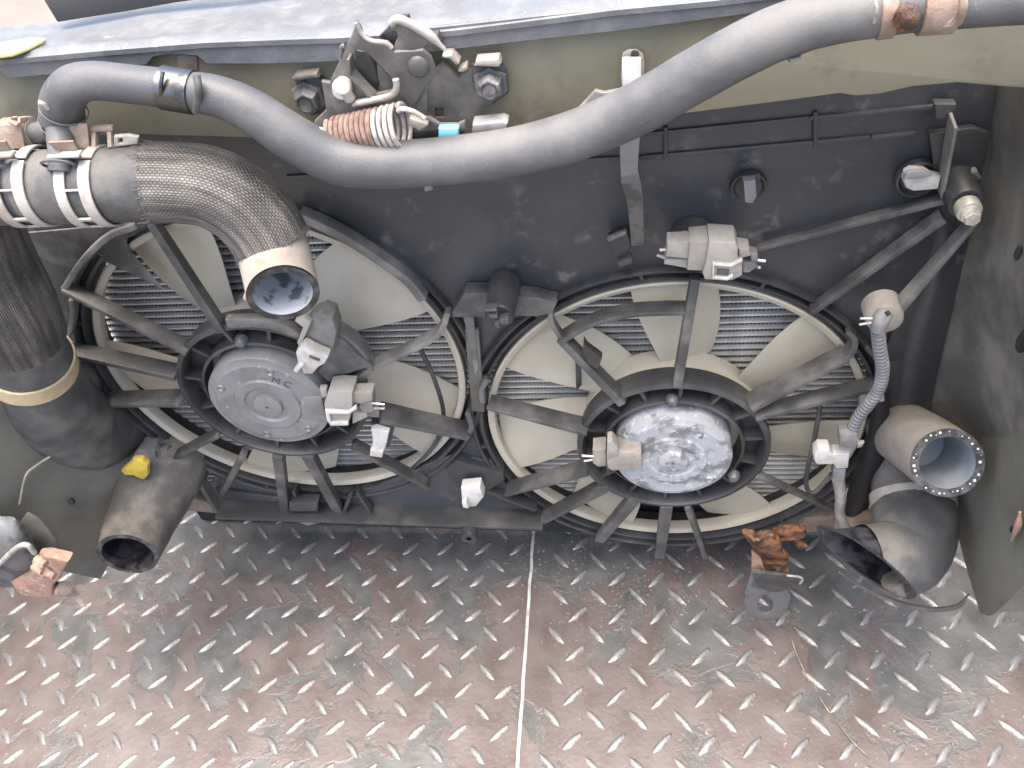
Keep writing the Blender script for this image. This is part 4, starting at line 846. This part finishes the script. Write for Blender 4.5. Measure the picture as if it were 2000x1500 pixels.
def rust_lump(name, L, Y, th):
    o_ = plate(name, L, Y, th, 'rust', rt, bevel=.002); me = o_.data; bm = bmesh.new(); bm.from_mesh(me); bmesh.ops.triangulate(bm, faces=bm.faces); bmesh.ops.subdivide_edges(bm, edges=[e for e in bm.edges if e.calc_length() > .006], cuts=2, use_grid_fill=True)
    for v in bm.verts: v.co += Vector((noise.noise(v.co * 150), noise.noise(v.co * 150 + Vector((3, 1, 4))) * 1.6, noise.noise(v.co * 150 + Vector((7, 7, 2))))) * .0028
    bm.to_mesh(me); bm.free(); return o_
rust_lump('rust_flake', sub([(1505, 820), (1600, 840), (1700, 830), (1740, 870), (1770, 940), (1805, 980), (1790, 1020), (1805, 1060), (1720, 1050), (1650, 1060), (1580, 1000), (1560, 900)], 3.333, 1000, 800), -.05, .010)
rust_lump('rust_flake', sub([(1690, 830), (1740, 790), (1840, 780), (1915, 790), (1905, 840), (1870, 860), (1915, 900), (1880, 920), (1820, 860), (1740, 860)], 3.333, 1000, 800), -.035, .008)
plate('rust_neck', sub([(1560, 930), (1620, 980), (1650, 1070), (1560, 1065)], 3.333, 1000, 800), -.065, .004, 'rust_pale', rt)

# ================================================================== strap, tags, clips
tg = thing('hanging_strap', 'white plastic tag hanging from the olive beam with a strap trailing down', 'strap')
plate('tag', [(1214, 118), (1216, 104), (1228, 97), (1244, 97), (1256, 106), (1259, 122), (1258, 160), (1252, 190), (1216, 186), (1212, 150)], -.060, .0015, 'beige_plastic', tg)
plate('white_face', [(1215, 113), (1252, 113), (1253, 200), (1216, 196)], -.066, .0015, 'white_tag', tg, bevel=.0003)
g = G(); g.lathe([(.0001, -.001), (.0022, -.001), (.0025, 0)], P(1240, 106, -.0625), YA, 12); obj('eyelet', g, 'latch_dark', tg)
def ribbon(name, L, material, t):   # (px, py, Y, width px)
    pts = [P(x, y, Y) for x, y, Y, _ in L]; V = []
    for p, (_, _, _, w_) in zip(pts, L): k = mpp(p) * w_ / 2; V += [p - XA * k, p + XA * k, p + XA * k + YA * .0012, p - XA * k + YA * .0012]
    n = len(L); g = G(); g.add(V, [(4 * i + j, 4 * i + (j + 1) % 4, 4 * i + 4 + (j + 1) % 4, 4 * i + 4 + j) for i in range(n - 1) for j in range(4)] + [(0, 1, 2, 3), (4 * n - 1, 4 * n - 2, 4 * n - 3, 4 * n - 4)]); return obj(name, g, material, t, bevel=.0003)
ribbon('upper_strap', [(1234, 190, -.066, 38), (1232, 240, -.075, 38), (1230, 275, -.07, 38), (1229, 300, -.06, 36), (1229, 335, -.045, 33), (1232, 358, -.036, 38)], 'strap_grey', tg)
ribbon('lower_strap', [(1232, 356, -.0355, 38), (1240, 390, -.028, 32), (1243, 430, -.018, 28), (1246, 480, -.010, 26)], 'strap_dark', tg)
g = G(); me = plate_mesh([(P(x, y, -.075).x, P(x, y, -.075).z) for x, y in ((1110, 232), (1138, 205), (1162, 178), (1180, 182), (1214, 176), (1222, 190), (1200, 210), (1160, 230))], [], yplane(-.075), .004, .001); link('folded_flap', me, 'strap_grey', tg)
kc = thing('square_clip', 'small black square clip on the shroud beside the strap', 'clip')
plate('body', [(1187, 472), (1226, 456), (1232, 478), (1226, 500), (1198, 506), (1196, 490)], -.012, .012, 'black_plastic', kc, bevel=.0012); plate('foot', [(1206, 512), (1234, 502), (1236, 514), (1210, 524)], -.016, .006, 'dusty_strut', kc)
plate('ridge', [(1185, 466), (1222, 452), (1224, 458), (1188, 474)], -.018, .004, 'dusty_strut', kc)
pc = thing('push_clip', 'black push clip with a grey stem in a round recess of the shroud', 'clip')
g = G(); g.lathe([(.0001, .0), (.009, .0), (.011, -.002), (.0125, -.002), (.013, .002)], P(1462, 365, -.001), YA, 36); obj('recess_rim', g, 'black_plastic', pc)
plate('stem', [(1452, 354), (1476, 352), (1478, 385), (1470, 398), (1456, 396)], -.018, .01, 'conduit', pc); plate('crossbar', [(1446, 344), (1484, 340), (1486, 352), (1448, 358)], -.012, .006, 'black_plastic', pc)
wc = thing('recess_plug', 'white plastic plug lying in a recess near the upper right corner', 'plug')
g = G(); g.lathe([(.0001, .002), (.0105, .002), (.0125, -.002), (.014, -.001), (.0145, .003)], P(1792, 350, -.004), YA, 32); obj('recess_rim', g, 'black_plastic', wc)
plate('cap_body', [(1764, 355), (1768, 342), (1780, 335), (1808, 336), (1822, 345), (1840, 348), (1834, 372), (1784, 376), (1770, 370)], -.016, .010, 'white_plastic', wc, bevel=.003)
plate('cap_top', [(1764, 352), (1770, 340), (1782, 334), (1808, 335), (1822, 344), (1800, 350), (1776, 352)], -.020, .004, 'strap_grey', wc, bevel=.0015)
cbt = thing('corner_bolt', 'pale hex bolt in the corner boss at the upper right', 'bolt')
g = G(); g.lathe([(.0001, -.0125), (.005, -.0125), (.006, -.012), (.006, -.008), (.0075, -.008), (.0082, -.006), (.0082, 0)], Vector((CB.x, -.034, CB.z)), YA, 32); obj('flange', g, 'bolt_pale', cbt, 30)
g = G(); g.lathe([(.0001, -.016), (.0048, -.016), (.0054, -.015), (.0056, -.012)], Vector((CB.x, -.034, CB.z)), YA, 6); obj('head', g, 'bolt_pale', cbt, 20)

def connector(label, name, S2, body, mats, pins, extra=()):
    t = thing(name, label, 'connector', 'cut electrical connectors')
    for nm, poly, Y, th, mt in body: plate(nm, S2(poly), Y, th, mt, t, bevel=.0012)
    for k, (a, b, Y) in enumerate(pins):
        g = G(); g.tube([P(*S2([a])[0], Y), P(*S2([b])[0], Y)], .0011, 8); obj('wire_end', g, 'copper_wire' if k % 2 == 0 else 'spring_pale', t)
    return t
Sc = lambda L: sub(L, 3, 1250, 400)
connector('large beige connector clipped above the fan with the white-crusted motor', 'wire_connector', Sc, [
    ('socket', [(160, 225), (290, 220), (300, 310), (280, 320), (150, 305)], -.034, .014, 'beige_plastic'), ('socket', [(145, 318), (280, 320), (280, 375), (140, 350)], -.03, .012, 'beige_plastic'),
    ('collar', [(290, 225), (400, 215), (400, 330), (380, 390), (275, 385)], -.036, .02, 'beige_plastic'), ('housing', [(405, 215), (560, 225), (575, 250), (570, 330), (600, 345), (600, 415), (540, 445), (380, 440), (365, 400), (385, 340)], -.040, .022, 'beige_plastic'),
    ('latch_bar', [(425, 345), (530, 355), (600, 320), (605, 335), (535, 370), (440, 362), (435, 425), (510, 430), (545, 410), (550, 425), (515, 448), (420, 440)], -.043, .004, 'white_plastic'),
    ('window', [(455, 380), (525, 385), (520, 415), (450, 410)], -.0415, .002, 'strap_dark'), ('neck', [(575, 255), (640, 265), (650, 300), (580, 320)], -.034, .014, 'beige_plastic'), ('neck', [(600, 340), (680, 330), (690, 365), (640, 400), (605, 400)], -.03, .012, 'conduit'), ('tail', [(645, 285), (690, 295), (695, 340), (650, 335)], -.032, .010, 'conduit')], None,
    [((690, 325), (735, 330), -.036), ((690, 365), (705, 368), -.034), ((150, 260), (115, 264), -.034), ((145, 310), (100, 295), -.032)])
ct = thing('connector_boss', 'black round boss behind the large beige connector', 'boss')
g = G(); g.lathe([(.0001, -.02), (.010, -.02), (.0135, -.018), (.0155, -.006), (.016, .003)], P(1352, 462, -.002), YA, 36); obj('dome', g, 'black_plastic', ct)
plate('crumb_ledge', Sc([(215, 200), (260, 185), (340, 190), (390, 215), (300, 222)]), -.022, .008, 'dusty_plastic', ct)
Sl = lambda L: sub(L, 3.333, 400, 400)
connector('beige connector plugged into the smooth grey fan motor', 'wire_connector', Sl, [
    ('housing', [(800, 1225), (860, 1215), (960, 1220), (960, 1340), (930, 1440), (820, 1440), (790, 1400), (775, 1300)], -.058, .02, 'beige_plastic'), ('latch_bar', [(780, 1340), (930, 1350), (985, 1310), (990, 1335), (935, 1368), (810, 1365), (820, 1420), (930, 1420), (935, 1440), (815, 1442), (790, 1400)], -.061, .004, 'white_plastic'),
    ('neck', [(955, 1225), (1090, 1220), (1090, 1275), (1020, 1300), (960, 1290)], -.054, .012, 'beige_plastic'), ('seal', [(1020, 1255), (1090, 1260), (1100, 1350), (1040, 1360), (1000, 1320)], -.05, .012, 'conduit'), ('neck', [(960, 1350), (1050, 1355), (1060, 1385), (960, 1430)], -.05, .012, 'beige_plastic'), ('tab', [(745, 1200), (790, 1200), (800, 1250), (760, 1260)], -.052, .006, 'beige_plastic')], None,
    [((1085, 1290), (1170, 1300), -.052), ((1100, 1325), (1172, 1325), -.05)])
Sr = lambda L: sub(L, 3.333, 1000, 800)
connector('tan dirty connector plugged into the white-crusted fan motor', 'wire_connector', Sr, [
    ('housing', [(615, 300), (690, 275), (840, 290), (850, 385), (650, 400), (620, 380)], -.052, .018, 'rubber_tan'), ('collar', [(620, 210), (650, 205), (690, 245), (690, 300), (615, 320)], -.054, .012, 'beige_plastic'),
    ('neck', [(525, 270), (610, 262), (615, 370), (560, 375), (525, 350)], -.046, .016, 'rubber_tan'), ('tab', [(610, 320), (650, 340), (640, 430), (615, 420)], -.046, .008, 'latch_dark')], None,
    [((530, 305), (455, 300), -.046), ((530, 325), (470, 335), -.046)])
lb2 = thing('motor_bracket', 'grey plastic bracket arm beside the grey motor holding a white clip', 'bracket')
plate('arm', Sl([(600, 920), (650, 790), (700, 740), (760, 715), (830, 740), (860, 830), (835, 960), (790, 990), (690, 960)]), -.048, .02, 'dusty_plastic', lb2, bevel=.003)
plate('arm_side', Sl([(585, 760), (650, 740), (690, 770), (620, 930), (600, 900), (640, 800)]), -.052, .006, 'beige_plastic', lb2)
plate('fin_plate', Sl([(840, 860), (900, 880), (1000, 980), (1085, 1050), (900, 1110), (930, 1160), (800, 1150), (740, 1090), (800, 1000)]), -.036, .006, 'dusty_strut', lb2)
plate('rim_arc', Sl([(130, 750), (300, 745), (440, 760), (560, 800), (620, 850), (600, 870), (540, 850), (420, 810), (300, 800), (150, 805)]), -.034, .008, 'dusty_plastic', lb2)
wk = thing('white_clip', 'cream plastic clip hanging over the grey motor from the bracket arm', 'clip')
plate('body', Sl([(590, 970), (640, 920), (690, 950), (800, 1000), (780, 1040), (740, 1060), (700, 1105), (640, 1105), (620, 1060), (600, 1020)]), -.062, .012, 'white_plastic', wk, bevel=.002)
plate('prong', Sl([(575, 1085), (610, 1040), (640, 1050), (600, 1095)]), -.066, .006, 'white_plastic', wk); plate('slot', Sl([(680, 985), (750, 1010), (745, 1022), (678, 1000)]), -.0635, .003, 'strap_dark', wk)
w2 = thing('white_clip', 'white plastic clip on the strut below the smooth grey motor', 'clip')
Sb = lambda L: sub(L, 2.667, 300, 750)
plate('body', Sb([(1130, 240), (1160, 235), (1225, 255), (1215, 310), (1190, 385), (1125, 375), (1140, 300)]), -.042, .012, 'white_plastic', w2, bevel=.002); plate('shadow_back', Sb([(1130, 205), (1240, 210), (1250, 240), (1230, 330), (1205, 330), (1220, 250), (1135, 235)]), -.036, .008, 'black_plastic', w2)
plate('lip', Sb([(1128, 345), (1195, 352), (1190, 385), (1125, 375)]), -.045, .006, 'white_plastic', w2)
w3 = thing('white_clip', 'white plastic clip at the shroud bottom between the two fans', 'clip')
plate('body', Sb([(1600, 550), (1700, 540), (1720, 590), (1680, 640), (1620, 645), (1605, 610)]), -.028, .014, 'white_plastic', w3, bevel=.002); plate('prong', Sb([(1605, 620), (1630, 610), (1640, 650), (1612, 645)]), -.034, .006, 'white_plastic', w3)
g = G(); g.lathe([(.003, -.03), (.008, -.03), (.009, -.026), (.009, 0)], P(923, 1006, -.005), YA, 24); obj('peg', g, 'black_plastic', w3)

# sensor, ribbed conduit and its plugs at the right
sr = thing('ribbed_conduit', 'ribbed grey wire conduit running from the sensor down to a white plug', 'conduit')
def conduit(L, r, t):
    tmp = G(); pts = [P(*q_) for q_ in L]; ps, _, T = tmp.tube(pts, r, 4, False, 16); pp, rr = [], []
    Ln = sum((a - b).length for a, b in zip(ps, ps[1:])); n_ = int(Ln / .0042) * 4; acc = 0; k = 0; i = 0; cum = [0]
    for a, b in zip(ps, ps[1:]): cum.append(cum[-1] + (b - a).length)
    for s_ in range(n_ + 1):
        d = Ln * s_ / n_
        while i < len(cum) - 2 and cum[i + 1] < d: i += 1
        pp.append(ps[i].lerp(ps[i + 1], (d - cum[i]) / max(cum[i + 1] - cum[i], 1e-9))); rr.append(r * (1, 1, .68, .68)[s_ % 4])
    g = G(); g.tube(pp, rr, 16, True, 1, smooth=False); return obj('ribbed_tube', g, 'conduit', t, 25)
conduit([(1714, 640, -.05), (1718, 680, -.048), (1724, 720, -.044), (1718, 755, -.04), (1700, 785, -.036), (1676, 815, -.032), (1658, 855, -.03)], .0052, sr)
plate('tape_end', [(1713, 755), (1724, 752), (1728, 784), (1717, 786)], -.04, .004, 'rubber_tan', sr)
ss = thing('sensor', 'dusty round ambient sensor on the brace above the ribbed conduit', 'sensor')
g = G(); g.lathe([(.0001, -.016), (.010, -.016), (.0125, -.0145), (.0135, -.011), (.014, .004)], P(1722, 600, -.024), YA, 36); obj('cup', g, 'rubber_tan', ss)
g = G(); pts, rr = path([(1728, 612, -.052, 34), (1720, 625, -.056, 34), (1714, 642, -.056, 30)]); g.tube(pts, rr, 18, True, 3); obj('plug', g, 'conduit', ss)
g = G(); g.tube([P(1731, 608, -.062), P(1737, 616, -.064)], .0016, 8); obj('slot', g, 'tank_black', ss)
for a, b in (((1704, 622), (1680, 622)), ((1702, 630), (1678, 634))):
    g = G(); g.tube([P(*a, -.058), P(*b, -.058)], .0009, 8); obj('wire_end', g, 'spring_pale', ss)
wp = thing('white_plug', 'white and grey plug at the lower end of the ribbed conduit', 'connector')
Sq = lambda L: sub(L, 2.728, 1500, 700)
plate('collar', Sq([(385, 410), (475, 408), (485, 440), (440, 480), (380, 475)]), -.04, .014, 'conduit', wp); plate('white_body', Sq([(245, 510), (270, 488), (330, 490), (350, 515), (440, 515), (430, 590), (360, 595), (350, 570), (260, 572), (245, 550)]), -.036, .014, 'white_plastic', wp, bevel=.003)
plate('tang', Sq([(480, 455), (515, 450), (500, 475), (475, 480)]), -.042, .004, 'conduit', wp)
plate('lower_neck', Sq([(350, 595), (415, 592), (410, 650), (345, 650)]), -.034, .012, 'strap_grey', wp)
g = G(); g.tube([P(x, y, Y) for x, y, Y in ((1637, 935, -.036), (1642, 970, -.042), (1640, 1000, -.046), (1650, 1030, -.05), (1662, 1052, -.054))], [.0055, .005, .0045, .005, .005], 14); obj('lead', g, 'conduit', wp)

# ================================================================== litter on the floor
random.seed(11)
lab = {0: 'long dry straw stalk lying below the steel tab', 1: 'short straw stalk among the treads right of centre', 2: 'straw stalk near the bottom edge at the right'}
for k, L in enumerate([((1545, 1242), (1555, 1275), (1580, 1330)), ((1600, 1360), (1612, 1380), (1625, 1398)), ((1632, 1405), (1662, 1445), (1700, 1482))]):
    g = G(); g.tube([PZ(x, y, STEP + .0016 + .001 * (i % 2)) for i, (x, y) in enumerate(L)], [.0006, .0008, .0005], 6, steps=4, wob=.2); single(obj('straw_stalk', g, 'straw'), lab[k], 'straw', 'straw stalks')
g = G()
for k in range(800):
    if random.random() < .6: x, y = random.gauss(1150, 130), random.gauss(1120, 60)
    else: x, y = random.uniform(0, 2000), random.uniform(1030, 1480)
    if y < 1030 or (x > 1000 and False): continue
    z = STEP if PZ(x, y, STEP).x > seam(PZ(x, y, STEP).y) else 0
    p = PZ(x, y, z); s_ = random.uniform(.0003, .0009); a = random.random() * 6.28
    g.box(p + ZA * s_ * .4, Vector((math.cos(a), math.sin(a), 0)) * s_ * random.uniform(.8, 2.2), Vector((-math.sin(a), math.cos(a), 0)) * s_ * .7, ZA * s_ * .5)
cr = obj('floor_crumbs', g, 'crumbs', smooth=0); cr['kind'] = 'stuff'; cr['label'] = 'dry crumbs and grit scattered on the floor plates'; cr['category'] = 'grit'

# ------------------------------------------------------------------ put every thing's origin at its base
bpy.context.view_layer.update()
for r in ROOTS:
    kids = [o for o in r.children_recursive if o.type == 'MESH'] + ([r] if r.type == 'MESH' else [])
    cs = [o.matrix_world @ Vector(b) for o in kids for b in o.bound_box]
    loc = Vector(((min(c.x for c in cs) + max(c.x for c in cs)) / 2, (min(c.y for c in cs) + max(c.y for c in cs)) / 2, min(c.z for c in cs)))
    if r.type == 'MESH': r.data.transform(Matrix.Translation(-loc)); r.location = loc
    else:
        r.location = loc
        for c in r.children: c.location = c.location - loc
